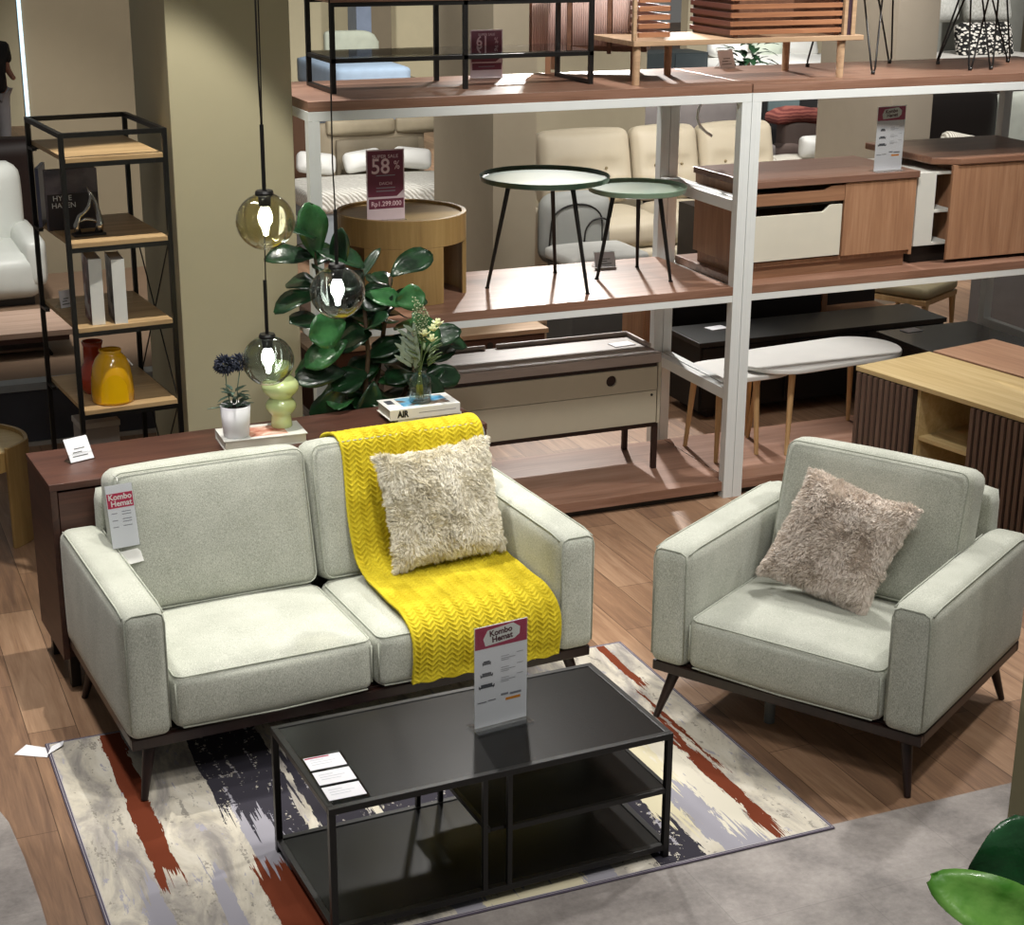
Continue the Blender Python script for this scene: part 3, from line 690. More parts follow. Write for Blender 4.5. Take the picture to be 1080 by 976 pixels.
# books with a pot and a vase
bk = thing('book', 'white hardback book under the potted plant and green vase', 'book', (1.672, 6.655, .894), -.03)
mb = MB(); mb.box(-.178, .178, -.085, .105, 0, .004); mb.box(-.178, .178, -.085, .105, .038, .043); mb.box(-.178, .178, .1, .105, .004, .038); mb.build('cover', WHITE, bk, bevel=.001)
mb = MB(); mb.box(-.172, .172, -.08, .1, .0042, .0378); mb.build('pages', plain('#d6d2c6', .8), bk)
t = NT('book_cover_art', .4); t.col(t.ramp(t.noise(t.mapped((6, 14, 1)), 1.5, 4, .6, .5), [(.35, hx('#b85a4c')), (.5, hx('#d99a86')), (.62, hx('#e9d6c8'))]))
mb = MB(); mb.box(-.06, .10, -.06, .07, .0431, .0436); mb.build('cover_picture', t.m, bk)

pp = thing('potted_plant', 'small dusty green plant with dark blue bloom in white pot', 'potted plant', (1.560, 6.640, .9372), 0)
mb = MB(); mb.lathe([(.050, 0), (.054, .004), (.064, .135), (.060, .135), (.056, .12)], n=36); mb.build('pot', plain('#e6e4ea', .45, 0, .01), pp, smooth=True)
mb = MB(); mb.lathe([(.0005, .118), (.055, .119), (.055, .121), (.0005, .124)], n=20); mb.build('soil', plain('#2a221c', .9), pp)
g1 = plain('#4d6355', .6, 0, .25); g2 = plain('#23283a', .7, 0, .3); rnd = random.Random(4)
mb = MB(); mb.tube([(-.015, 0, .12), (-.03, .005, .2), (-.034, 0, .275)], .0022, 6); mb.tube([(.01, .0, .12), (.015, .01, .2), (.028, .01, .27)], .0022, 6); mb.build('stem', g1, pp, smooth=True)
mb = MB()
for i in range(34):
    a = rnd.uniform(0, 2*pi); z = rnd.uniform(.12, .2); r = rnd.uniform(0, .03)
    leaf(mb, (r*cos(a), r*sin(a), z), (cos(a), sin(a), rnd.uniform(-.1, 1)), rnd.uniform(.03, .055), .020, droop=.5, n=4)
leaf(mb, (-.03, 0, .13), (-1, -.1, .1), .09, .014, n=5, droop=.1); mb.build('foliage', g1, pp, smooth=True)
mb = MB()
for cx, cy, cz, R, m in ((-.036, 0, .31, .044, 260), (.03, .01, .31, .035, 150)):
    for i in range(m):
        v = Vector((rnd.gauss(0, 1), rnd.gauss(0, 1), rnd.gauss(.2, 1))).normalized()
        leaf(mb, Vector((cx, cy, cz))+v*R*rnd.uniform(.2, .75), v+Vector((rnd.uniform(-.4, .4), rnd.uniform(-.4, .4), rnd.uniform(-.4, .4))), .022, .009, nrm=(rnd.random(), rnd.random(), .3), n=2, droop=.3)
mb.build('bloom', g2, pp, smooth=True)

gv = thing('bubble_vase', 'pale green ceramic vase of stacked bulbs on white book', 'vase', (1.772, 6.700, .9372), 0)
def arc(r0, rb, z0, z1, k=8): return [(r0+(rb-r0)*sin(pi*i/k), z0+(z1-z0)*i/k) for i in range(k+1)]
mb = MB(); mb.lathe([(.001, 0), (.043, 0)]+[(.046, .004), (.044, .03), (.042, .052)]+arc(.045, .066, .056, .128)+arc(.046, .080, .130, .225, 10)+arc(.045, .058, .228, .28)+[(.03, .285), (.028, .27), (.001, .265)], n=40)
mb.build('vase_body', plain('#c9d79a', .18, 0, .02, coat=.6), gv, smooth=True)

b2 = thing('book', 'white paperback with a blue cover photo under glass vase', 'book', (2.41, 6.745, .9155), .02)
mb = MB(); mb.box(-.165, .165, -.085, .09, 0, .003); mb.box(-.165, .165, -.085, .09, .045, .048); mb.box(-.165, .165, -.085, -.081, .003, .045); mb.build('cover', WHITE, b2, bevel=.001)
mb = MB(); mb.box(-.158, .16, -.08, .086, .0032, .0448); mb.build('pages', plain('#d3d0c8', .8), b2)
t = NT('magazine_photo', .35); t.col(t.ramp(t.noise(t.mapped((5, 9, 1)), 1.4, 3), [(.4, hx('#3a8fc0')), (.5, hx('#7fb7d4')), (.56, hx('#6d5c52')), (.65, hx('#a08c7c'))]))
mb = MB(); mb.box(-.09, .13, -.055, .075, .0481, .0485); mb.build('cover_picture', t.m, b2)
mb = MB(); mb.box(-.145, -.11, .0, .06, .0481, .0485); mb.build('cover_badge', plain('#4a4d55'), b2)
text('spine_lettering', 'AIR', .040, plain('#151515'), b2, T(-.105, -.0855, .024) @ RX90, bold=.0022, sx=.8); bars(b2, [(-.03, .145, .024)], None, y=-.0855, h=.003)
b3 = thing('book', 'thin pale green book at the bottom of the stack with glass vase', 'book', (2.43, 6.75, .894), .06)
mb = MB(); mb.box(-.15, .155, -.08, .09, 0, .003); mb.box(-.15, .155, -.08, .09, .018, .021); mb.box(-.15, .155, -.08, -.077, .003, .018); mb.build('cover', plain('#d8dccf', .5), b3)
mb = MB(); mb.box(-.145, .15, -.077, .086, .0032, .0178); mb.build('pages', plain('#d3d0c8', .8), b3)

fl = thing('flower_vase', 'clear glass bottle vase with small white flowers and grey leaves', 'flower vase', (2.415, 6.735, .9642), 0)
mb = MB(); mb.lathe([(.001, .001), (.046, .001), (.050, .008), (.050, .095), (.046, .112), (.030, .125), (.028, .140), (.033, .150), (.030, .150), (.025, .141), (.027, .123), (.043, .109), (.047, .094), (.047, .012), (.001, .010)], n=40)
mb.build('bottle', glassy('bottle', (.90, .94, .92, 1), 1.45), fl, smooth=True)
mb = MB(); mb.lathe([(.001, .011), (.046, .012), (.0465, .06), (.001, .0605)], n=32); mb.build('water', glassy('water', (.93, .96, .95, 1), 1.33), fl, smooth=True)
rnd = random.Random(11); gs = plain('#54683c', .6, 0, .2); ms = MB(); ml = MB(); mfw = MB(); mc = MB(); mber = MB()
def stem(tip, bend=0): 
    b = Vector((rnd.uniform(-.02, .02), rnd.uniform(-.02, .02), .02)); m = Vector((b.x*.2, b.y*.2, .14)); tp = Vector(tip)
    P = [b, b.lerp(m, .5), m, m.lerp(tp, .4)+Vector((0, 0, .02)), tp]; ms.tube(P, [.0016, .0016, .0015, .0013, .001], 5); return P
for tip in ((.02, -.01, .30), (.065, .0, .315), (.05, -.02, .275), (.09, .01, .335), (.03, .02, .29)):
    stem(tip); c = Vector(tip)
    for k in range(16):
        a = k*2.4; v = Vector((cos(a)*(1.2 if k > 8 else .7), sin(a)*(1.2 if k > 8 else .7), .5 if k > 8 else 1)).normalized(); leaf(mfw, c, v, .034, .022, n=3, droop=-.3, fold=.4)
    mc.lathe([(.001, c.z+.004), (.012, c.z+.010), (.009, c.z+.020), (.001, c.z+.023)], c.x, c.y, 10)
for tip in ((-.02, .0, .48), (.0, .02, .46), (.02, .01, .44), (.045, .02, .40), (.03, 0, .42)):
    P = stem(tip)
    for k in range(26):
        u = k/26; p = P[3].lerp(P[4], u); a = k*2.4; d = Vector((cos(a), sin(a), .5))
        leaf(ml, p, d, .022*(1.1-u*.6), .007, n=3); q = p+d*.012; mber.lathe([(.0005, q.z-.003), (.0033, q.z), (.0005, q.z+.003)], q.x, q.y, 6)
lg = MB()
for tip, n_ in (((-.085, 0, .27), 7), ((-.06, .01, .32), 8), ((-.03, .0, .34), 8), ((-.10, -.01, .21), 5)):
    P = stem(tip)
    for k in range(n_):
        u = .2+.8*k/n_; p = P[2].lerp(P[4], u); a = pi*(k % 2)+.5; leaf(lg, p, (cos(a)*.6-.5, sin(a)*.3-.2, .9), .075*(1.1-.3*u), .02, nrm=(0, -1, .3), n=5, droop=.2)
for k in range(24):
    a = rnd.uniform(0, 2*pi); leaf(ml, (.03*cos(a)+.02, .03*sin(a), .15+rnd.uniform(0, .1)), (cos(a), sin(a), 1), .06, .014, n=4)
ms.build('stems', gs, fl, smooth=True); ml.build('green_leaves', gs, fl, smooth=True); lg.build('grey_leaves', plain('#79877a', .65, 0, .15), fl, smooth=True)
mfw.build('petals', plain('#d8dcb0', .6, 0, .08), fl, smooth=True); mc.build('flower_centres', plain('#9aa06a', .7), fl, smooth=True); mber.build('berries', plain('#c9cfae', .5), fl, smooth=True)

# ------------------------------------------------------------------ pendants
smoke = glassy('smoked', (.74, .77, .75, 1), 1.55, 1.2); bulbm = emit('bulb', (.97, 1, .93, 1), 22)
def pendant(label, c, D_, rod, wires, tint, seed):
    t = thing('pendant_lamp', label, 'pendant lamp', c, seed*.9, 'dimpled smoked glass pendant lamps'); R = D_/2
    def mod(a, z):
        k = max(0, 1-(z/(R*.9))**2); return 1-.13*k*max(0, cos(4*a+.5))**3
    outer = []; N = 22
    for i in range(N+1):
        ph = -pi*.36+(pi*.36+pi*.43)*i/N
        r = R*cos(ph)*(1.0 if ph > 0 else 1.0-.10*(-ph/(pi*.36))**2); z = R*sin(ph)*.98
        outer.append((max(.02, r), z))
    inner = [(max(.018, r-.003), z) for r, z in outer[::-1]]
    mb = MB(); n = 56; rings = []
    for r, z in outer+inner: rings.append([mb.bm.verts.new((r*mod(2*pi*k/n, z)*cos(2*pi*k/n), r*mod(2*pi*k/n, z)*sin(2*pi*k/n), z)) for k in range(n)])
    rings.append(rings[0])
    for A, B in zip(rings, rings[1:]):
        for k in range(n): mb.bm.faces.new((A[k], A[(k+1) % n], B[(k+1) % n], B[k]))
    mb.build('glass_globe', tint, t, smooth=True)
    zt = outer[-1][1]
    mb = MB(); mb.lathe([(.001, zt+.012), (.030, zt+.012), (.034, zt+.004), (.034, zt-.004), (.024, zt-.01), (.021, zt-.045), (.001, zt-.046)], n=28); mb.build('socket', BLACKM, t, smooth=False)
    zb = zt-.046
    mb = MB(); mb.lathe([(.001, zb), (.014, zb-.002), (.022, zb-.018), (.027, zb-.038), (.025, zb-.056), (.014, zb-.074), (.009, zb-.105), (.001, zb-.109)], n=20); mb.build('light_bulb', bulbm, t, smooth=True)
    mb = MB(); mb.cyl((0, 0, zt+.012), (0, 0, zt+.012+rod), .0075, None, 12); mb.build('rod', BLACKM, t)
    return t
smoke2 = glassy('smoked_warm', (.86, .84, .72, 1), 1.5, 1.2)
def P_(label, c, D_, rod, seed, tint, ch):
    p = pendant(label, c, D_, rod, 0, tint, seed); zt = D_/2*sin(pi*.43)*.98+.012+rod
    for dx, r in ch:
        mb = MB(); L = 4.6-c[2]-zt; k = 14
        mb.tube([(dx*(.2+.8*sin(pi*i/k))*.5+.004*sin(5*i/k+seed)*(0 < i < k), .006*sin(3*i/k+seed)*(0 < i < k), zt+L*i/k-.01) for i in range(k+1)], r, 6); mb.build('cord', BLACK, p, smooth=True)
    return p
P_('topmost of the three smoked glass pendant lamps, before the beige pillar', (1.537, 5.928, 1.966), .215, .235, 1, smoke2, ((.0, .0035),))
P_('rightmost of the three smoked glass pendant lamps, in front of the fiddle leaf fig', (1.868, 6.146, 1.629), .215, .21, 2, smoke, ((.0, .003),))
P_('lowest of the three smoked glass pendant lamps, hanging before the green vase', (1.660, 6.45, 1.300), .212, .22, 3, smoke, ((-.03, .003),))
# ------------------------------------------------------------------ white display rack, two bays
FY, BY = 7.452, 8.365
def rack(label, X0, X1):
    t = thing('display_rack', label, 'display rack', (X0, FY, 0), 0, 'white steel display racks'); w = X1-X0; d = BY-FY; p = .055
    for x in (0, w-p):
        for y in (0, d-p):
            mb = MB(); mb.box(x, x+p, y, y+p, 0, 2.117); mb.box(x+p*.44, x+p*.56, y-.0006, y, .02, 2.1); mb.build('post', WHITEM, t, bevel=.0025)
    for z0, z1 in ((2.117, 2.161), (1.088, 1.125)):
        for y in ((0, d-p) if z0 > 2 else (.001, d-p)):
            mb = MB(); mb.box(p*(z0 < 2), w-p*(z0 < 2), y, y+p, z0, z1); mb.build('rail', WHITEM, t, bevel=.002)
        for x in (0, w-p):
            mb = MB(); mb.box(x, x+p, p, d-p, z0, z1); mb.build('rail', WHITEM, t, bevel=.002)
    for x in (0, w-p):
        for z0, z1 in ((1.555, 1.615), (.545, .605)): mb = MB(); mb.box(x+.004, x+p-.004, p, d-p, z0, z1); mb.build('rail', WHITEM, t, bevel=.003)
    for z0, z1 in ((2.1615, 2.207), (1.125, 1.1693)):
        a = .002; mb = MB()
        if z0 > 2: mb.box(a, w-a, 0, d-.05, z0, z1)
        else: mb.box(p+.001, w-p-.001, .0, d-.06, z0, z1)
        mb.build('shelf_board', SHELF, t, bevel=.0015)
    mb = MB(); mb.prism([(p+.001, .015), (w-p-.001, .015), (w-p-.001, p+.002), (w-.001, p+.002), (w-.001, d-.11), (.001, d-.11), (.001, p+.002), (p+.001, p+.002)], .038, .090); mb.build('shelf_board', SHELF, t, bevel=.0015)
    mb = MB(); mb.box(p+.03, w-p-.03, .05, d-.14, 0, .037); mb.build('plinth', BLACK, t)
    return t
rack('left bay of the white steel display rack with wooden shelves', 2.149, 4.465)
rack('right bay of the white steel display rack with wooden shelves', 4.468, 6.79)

# ---- top shelf: black console with glass shelf
Z3 = 2.207
c = thing('console_table', 'black metal framed console table standing on the top shelf of left rack bay', 'console table', (2.345, 7.715, Z3))
q = .022
for x in (0, .665, 1.335):
    for y in (0, .40): mb = MB(); mb.box(x, x+q, y, y+q, 0, .415); mb.build('leg', BLACKM, c)
mb = MB()
for y in (0, .40): mb.box(0, 1.357, y, y+q, .14, .16)
for x in (0, 1.335): mb.box(x, x+q, q, .40, .14, .16); mb.box(x, x+q, q, .40, .0, .02)
mb.box(.665, .687, q, .4, .14, .16)
for y in (0, .40): mb.box(q, 1.335, y, y+q, .395, .415)
mb.build('frame', BLACKM, c)
mb = MB(); mb.box(.01, 1.347, .01, .412, .161, .167); mb.build('glass_shelf', glassy('console', (.86, .87, .87, 1), 6), c)
mb = MB(); mb.box(-.01, 1.367, -.01, .432, .416, .44); mb.build('top', SHELF, c, bevel=.002)

def sale_sign(label, loc, w, h, pct, price, tone='#6d2c42'):
    t = thing('sale_sign', label, 'sign', loc, 0); rd = plain(tone, .5, 0, .02)
    mb = MB(); mb.box(-w/2, w/2, -.001, .001, .002, h); cc = mb.build('card', plain('#d8c6cc', .5), t)
    mb = MB(); a, b = w/2-.006, h-.006; z0 = h*.335; mb.prism([(-a, z0), (a*.62, z0), (a, z0+h*.09), (a, b), (-a, b)], 0, .0005, M=T(0, -.0011, 0) @ RX90); mb.build('red_panel', rd, cc)
    mb = MB(); mb.box(-a+.004, a, -.0017, -.0012, h*.165, h*.305); mb.build('price_panel', rd, cc)
    L = plain('#e6ccd2', .6, 0, .01); M = lambda x, z: T(x, -.0018, z) @ RX90
    text('lettering', 'SUPER SALE', h*.068, L, cc, M(0, h*.90), sx=1.1)
    text('lettering', pct, h*.30, L, cc, M(-w*.13, h*.755), bold=.0012, sx=.95); text('lettering', '%', h*.17, L, cc, M(w*.30, h*.77), sx=.8)
    text('lettering', 'Harga Normal Coret', h*.045, L, cc, M(0, h*.635), sx=.8) if False else None
    if price: text('lettering', 'DAICHI', h*.058, L, cc, M(0, h*.52)); text('lettering', price, h*.095, L, cc, M(0.002, h*.232), sx=.95, bold=.0003)
    bars(cc, [(-w*.25, w*.25, z*h) for z in ((.635, .46, .415) if price else (.5, .43, .235))], None, y=-.0017, h=h*.013)
    mb = MB(); mb.box(-w/2, w/2, -.035, .035, 0, .0018); mb.build('foot', CLEAR, t); return t
sale_sign('small dark red 61 percent sale sign standing on the top shelf behind the console', (3.315, 8.18, Z3), .178, .24, '61', None)

# ---- top shelf: slatted bench unit
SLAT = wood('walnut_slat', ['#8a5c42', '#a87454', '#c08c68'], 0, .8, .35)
SLATY = wood('walnut_slat_shaded', ['#4a2a24', '#5a352c', '#6d4338'], 1, .8, .45)  # same slat wood darkened: shade of the side faces put into the colour
b = thing('slatted_tv_bench', 'wooden media bench with horizontal slats and round legs on the top shelf', 'tv bench', (3.84, 7.56, Z3))
mb = MB(); mb.box(0, 1.335, -.01, .47, .19, .216); mb.build('deck', OAKX, b, bevel=.003)
for x, y in ((.035, .03), (1.225, .03), (.43, .44), (1.15, .44)):
    mb = MB(); mb.cyl((x, y, 0), (x, y, .189), .019, .021, 18); mb.build('leg', OAKX, b)
SM2 = [.232+.0415*i for i in range(9)]
def slats(x0, x1, y0, y1, mat, nm='slat'):
    for z in SM2: mb = MB(); mb.box(x0, x1, y0, y1, z, z+.024); mb.build(nm, mat, b, bevel=.001)
slats(.03, .20, .0, .016, SLAT); slats(.55, 1.2, .0, .016, SLAT)
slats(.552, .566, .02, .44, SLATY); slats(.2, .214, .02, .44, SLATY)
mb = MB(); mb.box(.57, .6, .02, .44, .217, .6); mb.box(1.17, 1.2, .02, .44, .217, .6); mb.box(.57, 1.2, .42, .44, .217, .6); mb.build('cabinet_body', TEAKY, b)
mb = MB(); mb.box(1.215, 1.235, .0, .02, .217, .62); mb.box(1.262, 1.285, .0, .02, .217, .62); mb.build('upright', OAKX, b)
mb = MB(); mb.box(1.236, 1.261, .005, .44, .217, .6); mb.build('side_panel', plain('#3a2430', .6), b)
mb = MB(); mb.box(.0, .018, .0, .02, .217, .62); mb.build('upright', OAKX, b)
# reeded door cabinet standing behind at an angle
r = thing('reeded_cabinet', 'brown framed cabinet with pinkish reeded doors behind the slatted bench', 'cabinet', (3.60, 8.30, Z3), -.55)
mb = MB(); mb.box(0, .62, 0, .03, .135, .15); mb.box(0, .62, .03, .3, .12, .42); mb.build('cabinet_body', TEAKY, r)
REED = plain('#c4a79e', .6, 0, .03)
for x in (.02, .23, .44):
    mb = MB()
    for k in range(16): mb.cyl((x+.006+k*.0115, 0.0, .15), (x+.006+k*.0115, 0.0, .42), .0062, None, 8)
    mb.build('door', REED, r, smooth=True)
for x in (.205, .415): mb = MB(); mb.box(x, x+.022, -.01, .02, .11, .42); mb.build('stile', TEAKY, r)
for x, y in ((.1, .05), (.55, .05), (.1, .26), (.55, .26)): mb = MB(); mb.box(x-.014, x+.014, y-.014, y+.014, 0, .12); mb.build('leg', TEAKZ, r)

# ---- hairpin legged stools
def hairpin(label, tips, hh=.45, lean=.34, mat=BLACKM):
    cx = sum(p[0] for p in tips)/len(tips); cy = sum(p[1] for p in tips)/len(tips)
    t = thing('hairpin_table', label, 'table', (cx, cy, Z3), 0, 'hairpin leg tables on the top shelf')
    R_m = 0
    for px, py in tips:
        f = Vector((px-cx, py-cy, .012)); d = Vector((f.x, f.y, 0)); R_m = max(R_m, d.length); dn = d.normalized(); u = Vector((-dn.y, dn.x, 0))
        tp = d*(1-lean)+Vector((0, 0, hh)); mb = MB()
        mb.tube([tp+u*.055, f+u*.010+Vector((0, 0, .02)), f+u*.005+Vector((0, 0, .002)), f-u*.005+Vector((0, 0, .002)), f-u*.010+Vector((0, 0, .02)), tp-u*.055], .0052, 8)
        mb.cyl(f-Vector((0, 0, .012)), f+Vector((0, 0, .006)), .011, None, 12); mb.build('leg', mat, t, smooth=True)
    mb = MB(); mb.cyl((0, 0, hh), (0, 0, hh+.02), R_m*.95, None, 40); mb.build('top', OAKX, t); return t
hairpin('left hairpin leg table on the top shelf, just right of slatted bench', ((5.323, 7.66), (5.776, 8.158), (5.22, 8.14)))
hairpin('right hairpin leg table on the top shelf, in front of the patterned cushion', ((6.093, 7.66), (6.466, 7.985), (6.006, 8.019), (5.954, 7.66)), lean=.6)
# white hose hanging under the top shelf
mb = MB(); mb.tube([(4.602, 8.2, 2.116), (4.60, 8.2, 2.05), (4.577, 8.2, 1.99), (4.572, 8.2, 1.945), (4.592, 8.2, 1.90), (4.63, 8.2, 1.868), (4.668, 8.2, 1.845)], .008, 8)
tag(mb.build('hanging_cable', WHITE, None, smooth=True), 'pale curved cable hanging beneath the top shelf behind the rack posts', 'cable')
card_stand('small grey card in acrylic stand on the top shelf under the slatted bench', (4.75, 8.20, Z3), .3, .12, .10, 18)

# ---- middle shelf
Z2 = 1.1693
dt = thing('drum_table', 'round oak drum coffee table with 58 percent sign on the middle shelf', 'coffee table', (2.765, 7.965, Z2))
def ring(mb, r0, r1, z0, z1, a0, a1, n=40):
    full = abs(a1-a0) >= 2*pi-.01
    V = []
    for i in range(n if full else n+1):
        a = a0+(a1-a0)*i/n; V.append([mb.bm.verts.new((r*cos(a), r*sin(a), z)) for r, z in ((r0, z0), (r1, z0), (r1, z1), (r0, z1))])
    m = len(V)
    for i in range(m if full else m-1):
        A, B = V[i], V[(i+1) % m]
        for k in range(4): mb.bm.faces.new((A[k], B[k], B[(k+1) % 4], A[(k+1) % 4]))
    if not full: mb.bm.faces.new(V[0]); mb.bm.faces.new(V[-1][::-1])
RD = .328
mb = MB(); ring(mb, RD-.022, RD, .285, .425, 0, 2*pi, 64); o = mb.build('apron', DRUMOAK, dt, bevel=.002)
mb = MB(); mb.cyl((0, 0, .395), (0, 0, .410), RD-.023, None, 64); mb.build('tabletop', DRUMTOP, dt)
for a0, a1 in ((-2.5, -1.22), (-.42, .62), (1.5, 2.5)):
    mb = MB(); ring(mb, RD-.021, RD-.0005, 0, .2845, a0, a1, 20); mb.build('leg_panel', DRUMOAK, dt, bevel=.0015)
sale_sign('dark red 58 percent sale sign standing on the round oak drum table', (2.63, 7.80, Z2+.4105), .195, .345, '58', 'Rp1.299.000')
def tray_table(label, loc, R, H, rz, spread, rim, inner):
    t = thing('tray_table', label, 'side table', loc, rz, 'green round tray side tables')
    mb = MB(); mb.lathe([(.001, H-.022), (R*.93, H-.022), (R*.985, H-.016), (R, H+.008), (R-.004, H+.010), (R-.012, H-.008), (R*.93, H-.012), (.001, H-.012)], n=64); mb.build('tray', rim, t, smooth=False)
    mb = MB(); mb.cyl((0, 0, H-.0118), (0, 0, H-.0098), R*.93, None, 64); mb.build('tray_face', inner, t)  # face colour lightened to carry the reflection in the glossy tray
    for k in range(3):
        a = 2*pi*k/3; f = Vector((spread*cos(a), spread*sin(a), 0)); tp = Vector((spread*.62*cos(a), spread*.62*sin(a), H-.0225))
        mb = MB(); mb.cyl(f, tp, .0085, .0125, 14); mb.cyl(f, f+Vector((0, 0, .008)), .012, .011, 14); mb.build('leg', BLACKM, t, smooth=False)
    return t
tray_table('larger green round tray table with slim black legs on the middle shelf', (3.510, 7.865, Z2), .335, .565, radians(54), .305, plain('#2f4a3c', .3, 0, .05, coat=.5), plain('#c4dccb', .22, 0, .02, coat=.8))
tray_table('smaller pale green round tray table tucked beside the larger tray table', (4.055, 7.885, Z2), .262, .475, radians(60), .225, plain('#7f9a84', .3, 0, .05, coat=.5), plain('#a9c2ac', .25, 0, .02, coat=.8))
card_stand('small white card in acrylic stand on the middle shelf under the green tables', (4.005, 8.14, Z2), -.1, .12, .085, 20)

# TV cabinet with white drawer
tv = thing('tv_cabinet', 'walnut media cabinet with a cream drawer on the middle shelf', 'tv cabinet', (4.555, 7.54, Z2), .03)
mb = MB(); mb.box(-.01, 1.055, -.012, .60, .49, .525); mb.build('top', WALNUT_X if False else wood('cabinet_top', ['#66493c', '#7a5a4b', '#8a6a5a'], 0, .8, .35), tv, bevel=.002)
mb = MB(); mb.box(0, .02, 0, .59, .065, .489); mb.box(1.025, 1.045, .0, .59, .065, .489); mb.box(.02, 1.025, .02, .59, .065, .09); mb.box(.02, 1.025, .57, .59, .09, .489); mb.box(.02, 1.025, .05, .1, .44, .45); mb.build('carcass', TEAKZ, tv, bevel=.0015)
mb = MB(); mb.box(.02, 1.02, .035, .57, 0, .064); mb.build('plinth', TEAKX, tv)
def notch(x0, x1, z0, z1, dep, s0, s1): # front with a lowered finger scoop
    P = [(x0, z0), (x1, z0), (x1, z1)]
    for k in range(9): u = k/8; P.append((s1-(s1-s0)*.0-.05*u*0-(.06*u), z1-dep*(3*u*u-2*u**3)))
    P.append((x0, z1-dep)); return P
mb = MB(); mb.prism(notch(.022, .575, .395, .478, .022, .2, .50), 0, .018, M=T(0, .018, 0) @ RX90); mb.build('drawer', TEAKX, tv, bevel=.001)
mb = MB(); mb.prism(notch(.022, .565, .10, .375, .035, .2, .50), 0, .018, M=T(0, .018, 0) @ RX90); mb.build('drawer', plain('#d0ccbd', .45, 0, .02), tv, bevel=.001, label='cream drawer front')
mb = MB(); mb.box(.578, 1.024, -.002, .017, .092, .487); mb.build('door', TEAKZ, tv, bevel=.001)
mb = MB(); mb.box(.03, .57, .025, .56, .377, .39); mb.build('divider_shelf', BLACK, tv)
combo_sign('rack_sign', 'tall white and magenta price sign standing on the walnut media cabinet', (5.435, 7.62, Z2+.5255), .06, .185, .345)

t2 = thing('tv_cabinet', 'walnut media cabinet with sliding top and open white shelves on the middle shelf', 'tv cabinet', (5.60, 7.60, Z2), .0)
mb = MB(); P = [(.12, .02), (.26, -.06), (1.05, -.06), (1.05, .66), (.12, .66)]; mb.prism(P, .545, .583, M=T(0, 0, 0)); mb.build('top', wood('cabinet_top2', ['#755443', '#8a6652', '#9b7762'], 0, .8, .3), t2, bevel=.006)
mb = MB(); mb.box(.03, .15, .0, .56, .10, .505); mb.box(.15, .27, .0, .56, .49, .505); mb.box(.15, .27, .0, .56, .28, .295); mb.box(.15, .27, .0, .56, .10, .115); mb.build('open_shelf', plain('#c9c9c2', .5, 0, .02), t2, bevel=.001)
mb = MB(); mb.box(.15, .27, .4, .42, .116, .489); mb.build('back_panel', TEAKY, t2)
mb = MB(); mb.box(.04, .9, .04, .5, .0, .099); mb.build('plinth', BLACK, t2)
mb = MB(); mb.box(.22, 1.04, -.05, -.03, .02, .543); mb.build('door', TEAKZ, t2, bevel=.002)
mb = MB(); mb.box(.28, 1.03, -.029, .6, .10, .543); mb.build('carcass', TEAKZ, t2)

# ---- base shelf
Z1 = .090
cc = thing('lowboard', 'taupe lowboard with round finger hole and dark steel legs on the base shelf', 'lowboard', (2.60, 7.79, Z1), .0)
CREAM = plain('#b3ac98', .5, 0, .02); TAUP = wood('taupe_top', ['#968b84', '#a39891', '#b0a59e'], 0, .8, .4); DB = plain('#2a1712', .5)
LW, LH = 1.585, .665
mb = MB(); mb.box(0, LW, 0, .42, LH-.052, LH-.0); mb.build('top', TAUP, cc, bevel=.002)
mb = MB(); mb.box(.25, .72, .40, .42, LH, LH+.025); mb.box(.78, LW, .40, .42, LH, LH+.025); mb.box(LW-.02, LW, .12, .40, LH, LH+.025); mb.build('rim', plain('#b4a9a0', .5), cc, bevel=.008, seg=3)
mb = MB(); mb.box(.0, LW-.02, .015, .42, .27, LH-.053); mb.build('cabinet_body', DB, cc)
mb = MB(); mb.box(LW-.018, LW, .0, .42, .27, LH-.053); mb.build('side_panel', CREAM, cc, bevel=.001)
def holed(x0, x1, z0, z1, hx_, hz, hr, nm):
    mb = MB(); n = 32; bm = mb.bm
    o0 = []; M = T(0, .014, 0) @ RX90
    for zz in (0, .014):
        C = [bm.verts.new(M @ Vector((hx_+hr*cos(2*pi*k/n+pi/4), hz+hr*sin(2*pi*k/n+pi/4), zz))) for k in range(n)]
        Q = [bm.verts.new(M @ Vector((x, z, zz))) for x, z in ((x1, z1), (x0, z1), (x0, z0), (x1, z0))]
        for s in range(4):
            seg = [C[(s*n//4+k) % n] for k in range(n//4+1)]; bm.faces.new([Q[s]]+seg[::1]+[Q[(s+1) % 4]])
        o0.append((C, Q))
    for k in range(n): bm.faces.new((o0[0][0][k], o0[0][0][(k+1) % n], o0[1][0][(k+1) % n], o0[1][0][k]))
    for k in range(4): bm.faces.new((o0[0][1][k], o0[0][1][(k+1) % 4], o0[1][1][(k+1) % 4], o0[1][1][k]))
    return mb.build(nm, CREAM, cc)
holed(.02, LW-.024, .462, LH-.075, LW-.30, .535, .031, 'flap')
mb = MB(); mb.box(.02, LW-.024, .0, .014, .275, .458); f = mb.build('flap', CREAM, cc, bevel=.001)
mb = MB(); mb.cyl((LW-.055, 0, .435), (LW-.055, -.003, .435), .007, None, 12); mb.build('lock', BLACKM, f)
mb = MB(); mb.box(.05, LW, .02, .045, .245, .269); mb.box(.05, LW, .375, .40, .245, .269); mb.box(LW-.025, LW, .045, .375, .245, .269); mb.build('leg_frame', DB, cc)
for x in (.1, LW-.028):
    for y in (.018, .375): mb = MB(); mb.box(x, x+.028, y, y+.028, 0, .244); mb.build('leg', DB, cc, bevel=.001)
